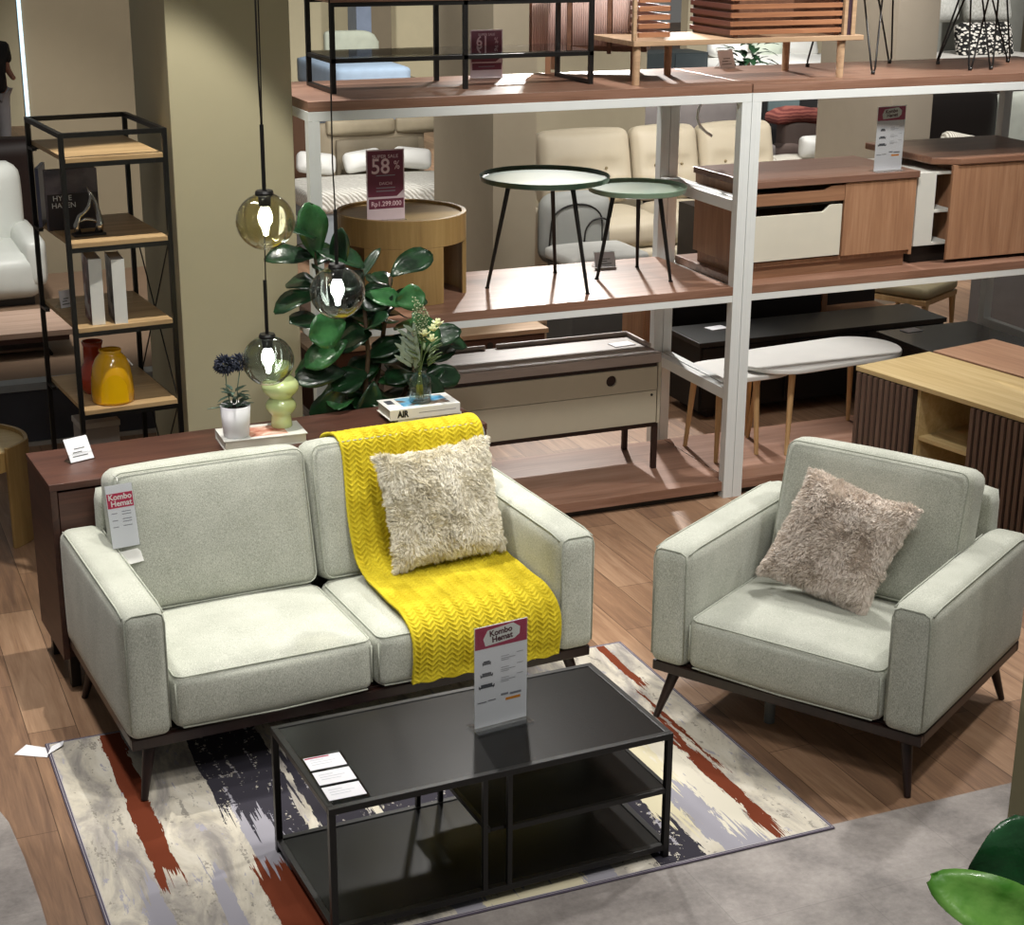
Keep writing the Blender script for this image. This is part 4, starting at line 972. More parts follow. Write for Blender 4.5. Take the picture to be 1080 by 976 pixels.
mb = MB(); mb.box(0, .13, 0, .085, 0, .004); o = mb.build('price_card', PAPER, None, bevel=.001); o.location = (4.0, 7.98, Z1+LH+.0005); o.rotation_euler = (0, 0, .1); tag(o, 'white price card lying on the taupe lowboard', 'price card')

def pill(cx, cy, L_, W_, n=14):
    P = []; r = W_/2
    for k in range(n+1): a = -pi/2+pi*k/n; P.append((cx+L_/2-r+r*cos(a), cy+r*sin(a)))
    for k in range(n+1): a = pi/2+pi*k/n; P.append((cx-L_/2+r+r*cos(a), cy+r*sin(a)))
    return P
def nest(label, loc, rz, L_, W_, H, legs):
    t = thing('nesting_table', label, 'nesting table', loc, rz, 'white topped nesting tables')
    mb = MB(); mb.prism(pill(0, 0, L_, W_), H-.028, H); o = mb.build('tabletop', WHITE, t, bevel=.008, seg=3)
    for x, y in legs:
        mb = MB(); mb.cyl((x, y, 0), (x*.88, y*.78, H-.0285), .012, .02, 16); mb.build('leg', ASHLEG, t, smooth=False)
    return t
nest('longer white pill shaped table with ash legs on the base shelf', (5.29, 7.94, Z1), .10, 1.08, .50, .522, ((-.33, -.17), (.42, -.15), (-.33, .2), (.42, .2)))
nest('shorter white pill shaped table with ash legs, left of the longer one', (4.77, 7.95, Z1), .05, .62, .42, .485, ((-.24, -.17), (-.24, .16), (.05, -.14), (.2, .2)))

# ---- dark glossy table on the right
d = thing('dark_table', 'low glossy charcoal table behind the walnut topped cabinet', 'table', (5.93, 7.62, Z1), .02)
mb = MB(); mb.box(0, .70, 0, .66, .475, .51); mb.build('tabletop', plain('#2e2d2c', .22, 0, .03, coat=.4), d, bevel=.002)
mb = MB(); mb.box(.03, .06, .03, .63, 0, .474); mb.build('leg_panel', BLACK, d); mb = MB(); mb.box(.64, .67, .03, .63, 0, .474); mb.build('leg_panel', BLACK, d)
mb = MB(); mb.box(0, .12, 0, .08, 0, .004); o = mb.build('price_card', PAPER, None, bevel=.001); o.location = (6.07, 8.17, Z1+.511); o.rotation_euler = (0, 0, .1); tag(o, 'white price card lying on the glossy charcoal table', 'price card')

# ---- slatted sideboards in front right
s = thing('slatted_sideboard', 'sideboard with yellow oak top and ribbed dark fronts behind the armchair', 'sideboard', (5.092, 7.283, 0), radians(-79))
BR = wood('slat_brown', ['#5e4a40', '#6e584c', '#7d675a'], 2, .8, .5); DKB = plain('#1a1210', .6)
mb = MB(); mb.box(0, 1.9, 0, .56, .695, .72); mb.build('top', YOAK, s, bevel=.002)
mb = MB(); mb.box(.01, .03, .02, .55, .06, .694); mb.box(.43, .45, .02, .55, .06, .694); mb.box(.80, .82, .02, .55, .06, .694); mb.box(1.28, 1.3, .02, .55, .06, .694); mb.box(.03, 1.88, .53, .55, .06, .694); mb.box(.03, 1.88, .02, .53, .06, .085); mb.build('carcass', YOAK, s)
mb = MB(); mb.box(.451, .799, .03, .53, .42, .44); mb.build('shelf', YOAK, s)
for x0, x1 in ((.012, .43), (.80, 1.28), (1.3, 1.86)):
    mb = MB(); mb.box(x0, x1, .008, .019, .062, .692); dr = mb.build('door', DKB, s)
    n = int((x1-x0)/.0385)
    mb = MB()
    for k in range(n): xx = x0+.004+k*(x1-x0-.008)/n; mb.box(xx, xx+.0225, -.008, .0078, .065, .690)
    mb.build('ribbing', BR, dr, bevel=.001)
for x in (.05, 1.8):
    for y in (.06, .5): mb = MB(); mb.box(x, x+.04, y-.02, y+.02, 0, .06); mb.build('leg', DKB, s)
s3 = thing('walnut_sideboard', 'walnut topped sideboard pushed against the yellow oak sideboard', 'sideboard', (5.665, 7.393, 0), radians(-79))
mb = MB(); mb.box(0.0, 1.5, 0.006, .50, .695, .72); mb.build('top', wood('orange_walnut', ['#94705a', '#ab846a', '#bd977c'], 0, .7, .4), s3, bevel=.002)
mb = MB(); mb.box(.01, 1.49, .012, .49, .06, .694); mb.build('carcass', DKB, s3)
for x in (.05, 1.4):
    for y in (.06, .4): mb = MB(); mb.box(x, x+.04, y, y+.04, 0, .06); mb.build('leg', DKB, s3)
# ------------------------------------------------------------------ open bookshelf at the left
bs = thing('bookshelf', 'tall black framed open bookshelf with oak boards left of the beige pillar', 'bookshelf', (1.0401, 7.462, 0), .0881)
BW, BD, BH, q = .4777, .655, 2.114, .021
for x in (0, BW-q):
    for y in (0, BD-q): mb = MB(); mb.box(x, x+q, y, y+q, 0, BH); mb.build('post', BLACKM, bs, bevel=.001)
LEV = [2.006, 1.633, 1.250, .866, .49, .12]
mb = MB()
for z in [BH]: mb.box(q, BW-q, 0, q, z-q, z); mb.box(q, BW-q, BD-q, BD, z-q, z); mb.box(0, q, q, BD-q, z-q, z); mb.box(BW-q, BW, q, BD-q, z-q, z)
mb.build('top_frame', BLACKM, bs)
for z in LEV:
    mb = MB(); mb.box(q, BW-q, 0, q, z-.042, z-.021); mb.box(q, BW-q, BD-q, BD, z-.042, z-.021); mb.box(BW-q, BW, q, BD-q, z-.042, z-.021); mb.box(.001, q, BD-.12, BD-q, z-.035, z-.021); mb.build('shelf_rail', BLACKM, bs)
    mb = MB(); mb.box(.023, BW-.023, .001, BD-.003, z-.0205, z); mb.build('shelf_board', wood('knotty_oak', ['#9a7c58', '#b99a70', '#c9ab80'], 0, .9, .5), bs, bevel=.001)
mb = MB()
for za, zb in ((1.61, .85), (.85, 1.61), (.84, .1), (.1, .84)): mb.cyl((BW-.010, .03, za), (BW-.010, BD-.03, zb), .0035, None, 8)
mb.build('cross_brace', BLACKM, bs)
BM = T(1.0401, 7.462, 0) @ Matrix.Rotation(.0881, 4, 'Z')
def onb(o, x, y, z, rz=0): o.location = BM @ Vector((x, y, z)); o.rotation_euler = (0, 0, .0881+rz); return o
o = thing('book', 'large dark book with white title standing on the second board of bookshelf', 'book'); onb(o, .125, .36, LEV[1])
mb = MB(); mb.box(-.12, .115, -.018, -.0145, 0, .275); mb.box(-.12, .115, .0145, .018, 0, .275); mb.box(-.12, -.1165, -.0145, .0145, 0, .275)
t = NT('dark_cover', .4); t.col(t.ramp(t.noise(t.mapped((3, 3, 5)), 2, 4), [(.4, hx('#3a3440')), (.6, hx('#6a6068'))])); cv = mb.build('cover', t.m, o)
mb = MB(); mb.box(-.116, .112, -.014, .014, .003, .272); mb.build('pages', plain('#8f8a88', .8), o)
mb = MB(); mb.box(-.118, .113, -.0186, -.0181, .0, .165); mb.build('cover_band', plain('#2b2326', .5), o)
text('lettering', 'HYDE', .034, WHITE, o, T(-.05, -.0192, .145) @ RX90); text('lettering', 'HAVEN', .034, WHITE, o, T(-.045, -.0192, .112) @ RX90)
o = thing('photo_book', 'slim blue grey book leaning behind the left post of bookshelf', 'book'); onb(o, .03, .55, LEV[1], 1.2)
mb = MB(); mb.box(-.1, .1, -.008, .008, 0, .27); mb.build('cover', plain('#55586e', .4), o); mb = MB(); mb.box(-.096, .101, -.006, .006, .003, .268); mb.build('pages', plain('#aaa8a8', .8), o)
o = thing('sculpture', 'shiny silver flame shaped sculpture in front of the dark book', 'sculpture'); onb(o, .15, .17, LEV[1])
CHR = plain('#b8b4ae', .12, 1.0, .03)
mb = MB()
mb.tube([(-.055, 0, .0), (-.06, .005, .05), (-.045, 0, .09), (-.02, .0, .105), (.0, .0, .13), (.012, 0, .17), (.0, .0, .215)], [.016, .014, .010, .008, .009, .007, .001], 12)
mb.tube([(.035, 0, .0), (.045, .0, .05), (.04, 0, .10), (.03, .0, .15), (.012, 0, .19), (-.002, 0, .218)], [.020, .017, .012, .010, .007, .001], 12)
mb.tube([(-.052, 0, .06), (-.02, 0, .075), (.01, 0, .07), (.04, 0, .055)], [.006, .009, .009, .006], 10)
mb.build('sculpture_body', CHR, o, smooth=True); mb = MB(); mb.box(-.08, .065, -.03, .03, 0, .012); mb.build('base', BLACK, o, bevel=.003)
for x, y, rz, lab, hh in ((.125, .035, -.10, 'white backed book left of the other on the third board of bookshelf', .30), (.222, .012, -.12, 'white spined book with dark cover, right one on the third board', .295)):
    o = thing('book', lab, 'book', group='pair of white books on the bookshelf'); onb(o, x, y, LEV[2], rz)
    mb = MB(); mb.box(-.029, .029, 0, .003, 0, hh); mb.box(.026, .029, .003, .2, 0, hh); mb.build('cover', WHITE, o, bevel=.001)
    mb = MB(); mb.box(-.0255, .0255, .0035, .196, .003, hh-.003); mb.build('pages', plain('#cfcac4', .8), o)
    t = NT('collage_cover', .4); t.col(t.ramp(t.noise(t.mapped((1, 4, 4)), 2.5, 3), [(.4, hx('#2c2a30')), (.5, hx('#6a2430') if x < .2 else hx('#4a4a50')), (.6, hx('#c8c4c4'))]))
    mb = MB(); mb.box(-.029, -.026, .0035, .2, 0, hh); mb.build('front_cover', t.m, o)
o = card_stand('small clear acrylic stand at back left on the third bookshelf board', (0, 0, 0), 0, .06, .085, 10); onb(o, .075, .42, LEV[2], .3)
yv = thing('yellow_vase', 'mustard yellow dome vase on the fourth board of bookshelf', 'vase'); onb(yv, .185, .115, LEV[3])
YEL = plain('#dca410', .16, 0, .03, coat=.7)
mb = MB(); mb.lathe([(.001, 0), (.092, 0), (.097, .006), (.098, .05), (.095, .11), (.086, .165), (.070, .205), (.052, .226), (.048, .232), (.052, .244), (.047, .246), (.042, .234), (.046, .226), (.06, .20), (.001, .19)], n=48); mb.build('vase_body', YEL, yv, smooth=True)
mb = MB()
def arch(u, v):
    a = -pi/2-.15+(u-.5)*1.35; z = .012+v*.135*(sin(pi*min(1, max(0, .08+.84*u))))**.5; r = .1005-.0045*v; return Vector((r*cos(a), r*sin(a), z))
mb.grid(arch, 16, 10); mb.build('arch_relief', plain('#f0ba10', .2, 0, .02, coat=.5), yv, smooth=True)
mb = MB(); mb.tube([(.048, -.01, .22), (.075, -.02, .19), (.092, -.03, .165)], .003, 6); mb.build('tag_string', WHITE, yv)
rv = thing('red_vase', 'red vase with a straight neck behind the yellow vase', 'vase'); onb(rv, .15, .30, LEV[3])
mb = MB(); mb.lathe([(.001, 0), (.055, 0), (.068, .03), (.07, .075), (.058, .12), (.045, .145), (.043, .22), (.05, .245), (.045, .245), (.038, .22), (.001, .2)], n=40); mb.build('vase_body', plain('#a83a20', .2, 0, .05, coat=.6), rv, smooth=True)
o = thing('storage_box', 'pale grey box on the low board of bookshelf', 'box'); onb(o, .14, .3, LEV[4])
mb = MB(); mb.box(-.09, .09, -.08, .08, 0, .22); mb.build('box_body', plain('#8f8a88', .6), o, bevel=.003); mb = MB(); mb.box(-.095, .095, -.085, .085, .221, .25); mb.build('lid', plain('#a8a4a0', .6), o, bevel=.003)

# ------------------------------------------------------------------ far left: platform, bench, lounge furniture
pf = thing('display_platform', 'dark slate display platform with pale rim beyond the bookshelf', 'platform', (.2, 9.78, 0))
mb = MB(); mb.box(-1.5, 2.2, 0, 3.0, .025, .34); mb.build('platform_body', plain('#383a42', .6), pf); mb = MB(); mb.box(-1.52, 2.22, -.02, .10, .341, .385); mb.build('rim', plain('#8f9496', .5), pf); mb = MB(); mb.box(-1.5, 2.2, .101, 3.0, .341, .384); mb.build('platform_top', plain('#7b6450', .6), pf)
mb = MB(); mb.box(-1.5, 2.2, -.015, 0.0, 0, .024); mb.build('skirting', plain('#a8a49e', .5), pf)
be = thing('bench', 'long bench with pale wood top and black looped legs on platform', 'bench', (.55, 10.3, .385))
mb = MB(); mb.box(-1, .90, 0, .62, .135, .17); mb.build('top', wood('pale_oak', ['#9d8170', '#b3978480'[:7], '#c0a593'], 0, .8, .5), be, bevel=.002)
mb = MB(); mb.box(-1, .86, .02, .60, .10, .134); mb.build('apron', plain('#4a302a', .6), be)
for x in (-.9, .70):
    mb = MB(); mb.tube([(x, .05, .099), (x+.05, .05, .012), (x+.05, .55, .012), (x, .55, .099)], .011, 8); mb.build('leg', BLACKM, be, smooth=True)
mb = MB(); mb.box(-.85, .72, .1, .5, .03, .045); mb.build('lower_shelf', plain('#6a5242', .6), be)
LEATHW = plain('#c9ccc6', .4, 0, .02)
ws = thing('white_armchair', 'white leather lounge chair on the platform at the left edge', 'armchair', (1.0, 11.7, .385))
mb = MB(); mb.pad((0, .45, .21), (.92, .9, .30), .08, (.01, .02, .03), 8); mb.build('seat_cushion', LEATHW, ws, smooth=True)
mb = MB(); mb.pad((0, .78, .58), (.88, .26, .62), .09, (.01, .03, .02), 8); mb.build('backrest', LEATHW, ws, smooth=True)
for x in (-.42, .42): mb = MB(); mb.pad((x, .45, .30), (.16, .9, .34), .06, (.01, .01, .01), 6); mb.build('arm', LEATHW, ws, smooth=True)
mb = MB(); mb.box(-.4, .4, .1, .8, 0, .06); mb.build('base', BLACK, ws)
LEATHD = plain('#2c1d19', .4, 0, .05)
ds = thing('dark_sofa', 'dark brown leather sofa seen from behind at the far left', 'sofa', (1.5, 16.2, 0))
mb = MB(); mb.pad((0, .12, .5), (1.9, .26, .86), .08, (0, .02, .02), 8); mb.build('backrest', LEATHD, ds, smooth=True)
mb = MB(); mb.pad((0, .6, .28), (1.8, .8, .36), .06, (0, 0, .03), 8); mb.build('seat', LEATHD, ds, smooth=True)
for x in (-.95, .95): mb = MB(); mb.pad((x, .5, .36), (.22, 1.0, .52), .07, (.01, 0, .01), 6); mb.build('arm', LEATHD, ds, smooth=True)
for x in (-.9, .9):
    for y in (.1, .9): mb = MB(); mb.cyl((x, y, 0), (x, y, .1), .02, .025, 10); mb.build('leg', BLACK, ds)
mb = MB(); ar = 0
dr = thing('drum_stool', 'round yellow oak side table with curved panel legs at the left edge', 'side table', (.575, 8.40, 0))
R_ = .325
mb = MB(); ring(mb, R_-.020, R_, .40, .50, 0, 2*pi, 64); mb.build('apron', DRUMOAK, dr, bevel=.002); mb = MB(); mb.cyl((0, 0, .465), (0, 0, .48), R_-.021, None, 64); mb.build('tabletop', YOAK, dr)
for a0, a1 in ((-.98, -.42), (1.1, 1.66), (3.2, 3.76)): mb = MB(); ring(mb, R_+.0008, R_+.020, 0, .525, a0, a1, 12); mb.build('leg_panel', DRUMOAK, dr, bevel=.004)

# person at the far left edge, seen from the side, partly outside the frame
pe = thing('person', 'person in black top and pale trousers standing far off at the left edge', 'person', (2.235, 21.0, 0), .5)
def skin(name, verts, edges, radii, mat, parent, sub=1):
    me = bpy.data.meshes.new(name); me.from_pydata([tuple(v) for v in verts], edges, []); o = bpy.data.objects.new(name, me); COL.objects.link(o); o.parent = parent
    m = o.modifiers.new('skin', 'SKIN'); m.use_smooth_shade = True
    for i, r in enumerate(radii): sv = me.skin_vertices[0].data[i]; sv.radius = (r, r) if not isinstance(r, tuple) else r; sv.use_root = i == 0
    u = o.modifiers.new('s', 'SUBSURF'); u.levels = sub; u.render_levels = sub; me.materials.append(mat); return o
SK = plain('#9a6a55', .6)
skin('body', [(0, 0, .95), (0, 0, 1.15), (0, 0, 1.38), (0, 0, 1.47), (0, 0, 1.55), (0, -.01, 1.63), (-.17, 0, 1.38), (-.21, .02, 1.12), (-.18, -.14, .98), (-.15, -.22, .98), (.17, 0, 1.38), (.21, .02, 1.12), (.16, -.16, 1.02), (.11, -.24, 1.04), (-.09, 0, .88), (-.10, -.01, .48), (-.10, .02, .08), (-.10, -.12, .04), (.09, 0, .88), (.10, -.01, .48), (.10, .02, .08), (.10, -.12, .04)],
     [(0, 1), (1, 2), (2, 3), (3, 4), (4, 5), (2, 6), (6, 7), (7, 8), (8, 9), (2, 10), (10, 11), (11, 12), (12, 13), (0, 14), (14, 15), (15, 16), (16, 17), (0, 18), (18, 19), (19, 20), (20, 21)],
     [.13, .12, .13, .05, .075, .09, .055, .042, .03, .03, .055, .042, .03, .03, .085, .055, .04, .035, .085, .055, .04, .035], SK, pe)
skin('black_top', [(0, 0, .82), (0, 0, 1.15), (0, 0, 1.38), (0, 0, 1.46), (-.18, 0, 1.38), (-.225, .02, 1.17), (.18, 0, 1.38), (.225, .02, 1.17)], [(0, 1), (1, 2), (2, 3), (2, 4), (4, 5), (2, 6), (6, 7)], [.165, .145, .155, .07, .075, .065, .075, .065], plain('#100e10', .8), pe)
skin('trousers', [(0, 0, .95), (-.09, 0, .86), (-.10, -.01, .48), (-.10, .02, .12), (.09, 0, .86), (.10, -.01, .48), (.10, .02, .12)], [(0, 1), (1, 2), (2, 3), (0, 4), (4, 5), (5, 6)], [.14, .105, .075, .065, .105, .075, .065], plain('#a8a8ac', .8), pe)
mb = MB(); mb.lathe([(.001, 1.735), (.05, 1.73), (.085, 1.70), (.10, 1.64), (.098, 1.585), (.08, 1.56), (.001, 1.57)], 0, .012, 20); mb.build('hair', plain('#0e0a09', .6), pe, smooth=True)

# ------------------------------------------------------------------ things beyond the rack
bed = thing('bed', 'bed with taupe headboard and white quilted bedding seen through the rack', 'bed', (4.92, 14.0, 0))
TP = plain('#9a8e78', .7, 0, .02)
mb = MB(); mb.pad((0, .98, .70), (1.02, .10, .84), .03, (0, .01, 0), 6); mb.build('headboard', TP, bed, smooth=True)
mb = MB(); mb.pad((.03, .90, .60), (.80, .07, .74), .02, (0, .01, 0), 6); mb.build('headboard_panel', plain('#7d7360', .7), bed, smooth=True)
for x in (-.12, .55): mb = MB(); mb.pad((x, .93, 1.08), (.66, .10, .15), .04, (0, .02, .01), 6); mb.build('headboard_cushion', plain('#a89c84', .7), bed, smooth=True)
t = NT('quilt', .9); w = t.n('ShaderNodeTexWave', wave_type='BANDS', bands_direction='DIAGONAL'); t.l(t.mapped((1, 1, 1)), w.inputs[0]); w.inputs['Scale'].default_value = 13; w.inputs['Distortion'].default_value = 5
t.col(t.ramp(w.outputs[1], [(.2, hx('#b5b2a8')), (.6, hx('#dcdad2'))])); t.bump(w.outputs[1], .6, .01)
mb = MB(); mb.pad((-.15, .36, .57), (1.5, .84, .20), .06, (0, 0, .03), 10); mb.build('duvet', t.m, bed, smooth=True)
mb = MB(); mb.box(-.88, .58, .0, .82, .12, .50); mb.build('bed_base', plain('#8a9298', .7), bed)
for i, (x, a) in enumerate(((-.62, .15), (-.18, -.12), (.30, .14))):
    mb = MB(); mb.pad((0, 0, 0), (.36, .12, .19), .05, (.0, .04, 0), 8, M=T(4.92+x, 14.70, .80) @ Matrix.Rotation(-.4, 4, 'X') @ Matrix.Rotation(a, 4, 'Y')); o = mb.build('bed_pillow', WHITE, None, smooth=True)
    tag(o, ['white pillow at the left end of the bed behind the rack', 'white pillow in the middle of the bed behind the rack', 'white pillow at the right end of the bed behind the rack'][i], 'pillow', 'white pillows on the bed')
wd = thing('wardrobe', 'dark brown tall panel at the left of the bed behind the rack', 'wardrobe', (4.18, 15.05, 0)); mb = MB(); mb.box(0, .25, 0, .4, .0, 1.35); mb.build('wardrobe_body', plain('#4a3020', .6), wd); mb = MB(); mb.box(.01, .24, -.02, -.001, .02, 1.33); mb.build('door', plain('#543824', .6), wd)

CR = plain('#bdb29c', .55, 0, .02)
rs = thing('recliner_sofa', 'cream tufted three seat recliner sofa beyond the rack', 'sofa', (5.55, 12.15, 0))
for x0, x1 in ((.02, .86), (.88, 1.50), (1.52, 2.24)):
    x = (x0+x1)/2; wd_ = x1-x0
    M = T(x, .50, .95) @ Matrix.Rotation(-.25, 4, 'X')
    mb = MB(); mb.pad((0, 0, .02), (wd_, .22, .60), .08, (.0, .05, .02), 16, M=M, warp=lambda p, q: Vector((p.x, p.y+(.06*math.exp(-((q.z+.1)/.16)**2)*(math.exp(-((abs(q.x)-.42)/.3)**2)) if q.y < 0 else 0), p.z)))
    s_ = mb.build('back_cushion', CR, rs, smooth=True)
    for bx in (-.2*wd_, .2*wd_):
        mb = MB(); c = M @ Vector((bx, -.105, -.01)); mb.cyl(c, c+Vector((0, -.012, 0)), .014, .010, 12); mb.build('button', plain('#8d7f62', .6), s_)
    mb = MB(); mb.pad((x, .10, .53), (wd_-.03, .70, .26), .09, (0, .03, .04), 10); mb.build('seat_cushion', CR, rs, smooth=True)
    for z0, z1 in ((.30, .41), (.13, .285)): mb = MB(); mb.pad((x, -.25, (z0+z1)/2), (wd_-.03, .10, z1-z0), .03, (0, .02, 0), 6); mb.build('footrest_panel', CR, rs, smooth=True)
for x in (-.04, 2.22): mb = MB(); mb.pad((x, .2, .42), (.10, .9, .5), .04, (.01, 0, .01), 6); mb.build('arm', CR, rs, smooth=True)
mb = MB(); mb.box(0, 2.2, -.2, .7, 0, .12); mb.build('base', BLACK, rs)
gc = thing('quilted_chair', 'pale grey quilted lounge chair with dark piping beyond the green tables', 'armchair', (5.19, 10.55, 0))
GG = plain('#9c9e9a', .7, 0, .02)
mb = MB(); mb.pad((-.02, .50, .80), (.56, .20, .50), .10, (0, .03, .02), 10); a = mb.build('backrest', GG, gc, smooth=True)
mb = MB(); mb.tube([(-.27, .39, .62)]+[(-.05-.20*cos(pi*k/16), .385, .86+.13*sin(pi*k/16)) for k in range(17)]+[(.16, .385, .62)], .007, 6); mb.tube([(.0, .375, .62)]+[(.13-.12*cos(pi*k/12), .372, .76+.12*sin(pi*k/12)) for k in range(9)], .007, 6); mb.build('piping', BLACK, a, smooth=True)
mb = MB(); mb.pad((.0, .15, .66), (.62, .5, .10), .04, (0, 0, .02), 8); mb.build('seat', plain('#c9c9c4', .7), gc, smooth=True); mb = MB(); mb.box(-.28, .28, -.06, .38, .0, .60); mb.build('base', plain('#5c5c5a', .7), gc)
vc = thing('slatted_crate', 'dark ribbed cabinet standing behind the smaller green table', 'cabinet', (6.28, 11.2, 0)); mb = MB(); mb.box(0, .36, 0, .3, 0, .85); mb.build('cabinet_body', plain('#2a211d', .6), vc)
mb = MB()
for k in range(9): mb.box(.01+k*.04, .03+k*.04, -.02, -.001, .02, .83)
mb.build('ribbing', plain('#43352e', .6), vc)
def far_sofa(label, loc, w, h, mat, rz=0, name='far_sofa', cat='sofa', d=.9):
    t = thing(name, label, cat, loc, rz)
    mb = MB(); mb.pad((0, d-.12, h/2+.05), (w, .24, h-.1), .07, (0, .02, .02), 6); mb.build('backrest', mat, t, smooth=True)
    mb = MB(); mb.pad((0, d/2-.05, .27), (w-.2, d*.8, .34), .06, (0, 0, .03), 6); mb.build('seat', mat, t, smooth=True)
    for x in (-w/2+.06, w/2-.06): mb = MB(); mb.pad((x, d/2, .33), (.18, d, .5), .05, (.01, 0, .01), 6); mb.build('arm', mat, t, smooth=True)
    mb = MB(); mb.box(-w/2+.05, w/2-.05, .08, d-.08, 0, .09); mb.build('base', BLACK, t); return t
far_sofa('grey sofa behind the cream recliner, seen between the rack posts', (8.98, 15.7, 0), 1.5, 1.08, plain('#6e6866', .7))
tb = thing('dark_cabinet', 'tall dark cabinet with glass door behind the red throws', 'cabinet', (9.9, 16.35, 0)); mb = MB(); mb.box(0, .75, 0, .4, 0, 1.2); mb.build('cabinet_body', plain('#1c1c1d', .5), tb); mb = MB(); mb.box(.1, .5, -.02, -.001, .85, 1.0); mb.build('door_panel', plain('#5f6e70', .4), tb)
rsf = far_sofa('sofa covered by red striped throws behind the white sofa', (10.62, 15.0, 0), 1.6, .86, plain('#5a4c46', .7))
t = NT('red_stripe_cloth', .9); w = t.n('ShaderNodeTexWave', wave_type='BANDS', bands_direction='Z'); t.l(t.mapped((1, 1, 1)), w.inputs[0]); w.inputs['Scale'].default_value = 9; w.inputs['Distortion'].default_value = 4; t.col(t.ramp(w.outputs[1], [(.3, hx('#5a2420')), (.7, hx('#7c443a'))]))
mb = MB(); mb.pad((10.55, 15.78, .86), (1.7, .34, .14), .06, (0, .01, .02), 10, warp=lambda p, q: p+Vector((0, 0, .025*sin(q.x*7)))); o = mb.build('red_throw', t.m, None, smooth=True); tag(o, 'red striped throw draped over the back of the far sofa', 'throw blanket')
t = NT('striped_cushion', .9); w = t.n('ShaderNodeTexWave', wave_type='BANDS', bands_direction='X'); t.l(t.mapped((1, 1, 1)), w.inputs[0]); w.inputs['Scale'].default_value = 14; t.col(t.ramp(w.outputs[1], [(.3, hx('#9a9488')), (.6, hx('#dcd8cc'))])); STR = t.m
WF = plain('#cfcdc4', .7, 0, .02)
far_sofa('white fabric sofa carrying a striped cushion behind the walnut cabinets', (9.82, 12.3, 0), 1.6, .90, WF)
for x, z, lab in ((9.95, .86, 'pale striped cushion leaning on the white sofa behind the walnut cabinets'),):
    mb = MB(); mb.pad((0, 0, 0), (.48, .16, .46), .07, (.0, .05, 0), 8, M=T(x, 12.80, z-.05) @ Matrix.Rotation(-.3, 4, 'X') @ Matrix.Rotation(.22, 4, 'Y')); tag(mb.build('striped_cushion', STR, None, smooth=True), lab, 'cushion')
mb = MB(); mb.pad((0, 0, 0), (.30, .12, .20), .05, (0, .04, 0), 6, M=T(8.62, 13.25, .93)); tag(mb.build('white_cushion', WHITE, None, smooth=True), 'small white cushion beside the far end of the cream recliner', 'cushion')
far_sofa('white ribbed sofa arm just right of the cream recliner sofa', (8.45, 12.55, 0), .55, .84, STR, name='ribbed_armchair', cat='armchair')
far_sofa('black leather armchair at the right edge behind the white sofa', (10.98, 13.75, 0), 1.3, 1.20, plain('#1a1513', .35), 0, name='black_armchair', cat='armchair')
wl = far_sofa('white leather armchair with piped back panels at the far right edge', (12.16, 13.75, 0), .95, 1.16, plain('#b9bdb4', .35), 0, name='white_leather_armchair', cat='armchair')
# upper right: bedding
t = NT('mosaic_cushion', .9); v = t.n('ShaderNodeTexVoronoi'); t.l(t.mapped((22, 22, 40)), v.inputs[0]); v.inputs['Scale'].default_value = 1; t.col(t.ramp(v.outputs['Distance'], [(.38, hx('#e4e0d8')), (.46, hx('#141414'))], 'CONSTANT'))
gb = thing('display_bed', 'bed with grey bedding beyond the hairpin tables at the top right', 'bed', (12.5, 15.6, 0))
mb = MB(); mb.pad((0, .5, 1.22), (2.0, 1.3, .34), .1, (0, 0, .05), 8); mb.build('mattress', plain('#c9c6c0', .85, 0, .03), gb, smooth=True)
mb = MB(); mb.pad((.2, 1.35, 1.75), (2.3, .2, 1.5), .06, (0, .02, 0), 6); mb.build('headboard', plain('#8a8b84', .8), gb, smooth=True)
mb = MB(); mb.box(-.95, .95, -.1, 1.2, 0, 1.04); mb.build('bed_base', plain('#6d6a64', .7), gb)
for x, z, s_, m_, lab in ((12.55, 1.64, (.74, .16, .40), None, 'black and white mosaic patterned cushion at the top right'), (12.15, 2.0, (.56, .16, .36), '#b9bab4', 'grey pillow left of another above the mosaic cushion'), (12.85, 2.02, (.62, .16, .42), '#a8a8a0', 'grey pillow right of another above the mosaic cushion')):
    y_ = 15.95 if m_ is None else 16.35
    mb = MB(); mb.pad((0, 0, 0), s_, .06, (0, .05, 0), 8, M=T(x, y_, z-.06) @ Matrix.Rotation(-.3, 4, 'X')); tag(mb.build('bed_cushion', t.m if m_ is None else fabric('greyweave'+m_[1:], m_, '#cfcfca', 90), None, smooth=True), lab, 'cushion')

# upper middle: items under the slatted bench
dk = thing('media_box', 'dark grey cabinet far off, seen under the slatted bench', 'cabinet', (9.36, 18.2, 0)); mb = MB(); mb.box(0, .9, 0, .5, .1, 1.33); mb.build('cabinet_body', plain('#2f3638', .5), dk); mb = MB(); mb.box(.45, .88, -.02, -.001, .12, 1.31); mb.build('door', plain('#333b3e', .5), dk)
for x in (.05, .85): mb = MB(); mb.box(x-.03, x+.03, .1, .4, 0, .1); mb.build('leg', BLACK, dk)
dp = thing('potted_shrub', 'dark leafy shrub far off, beside the dark grey cabinet', 'plant', (10.3, 17.3, 0)); rnd = random.Random(5); mb = MB()
for i in range(90):
    a = rnd.uniform(0, 2*pi); r = rnd.uniform(0, .22); z = rnd.uniform(.9, 1.5); leaf(mb, (r*cos(a), r*sin(a), z), (cos(a), sin(a), rnd.uniform(-.3, .8)), .2, .08, n=4)
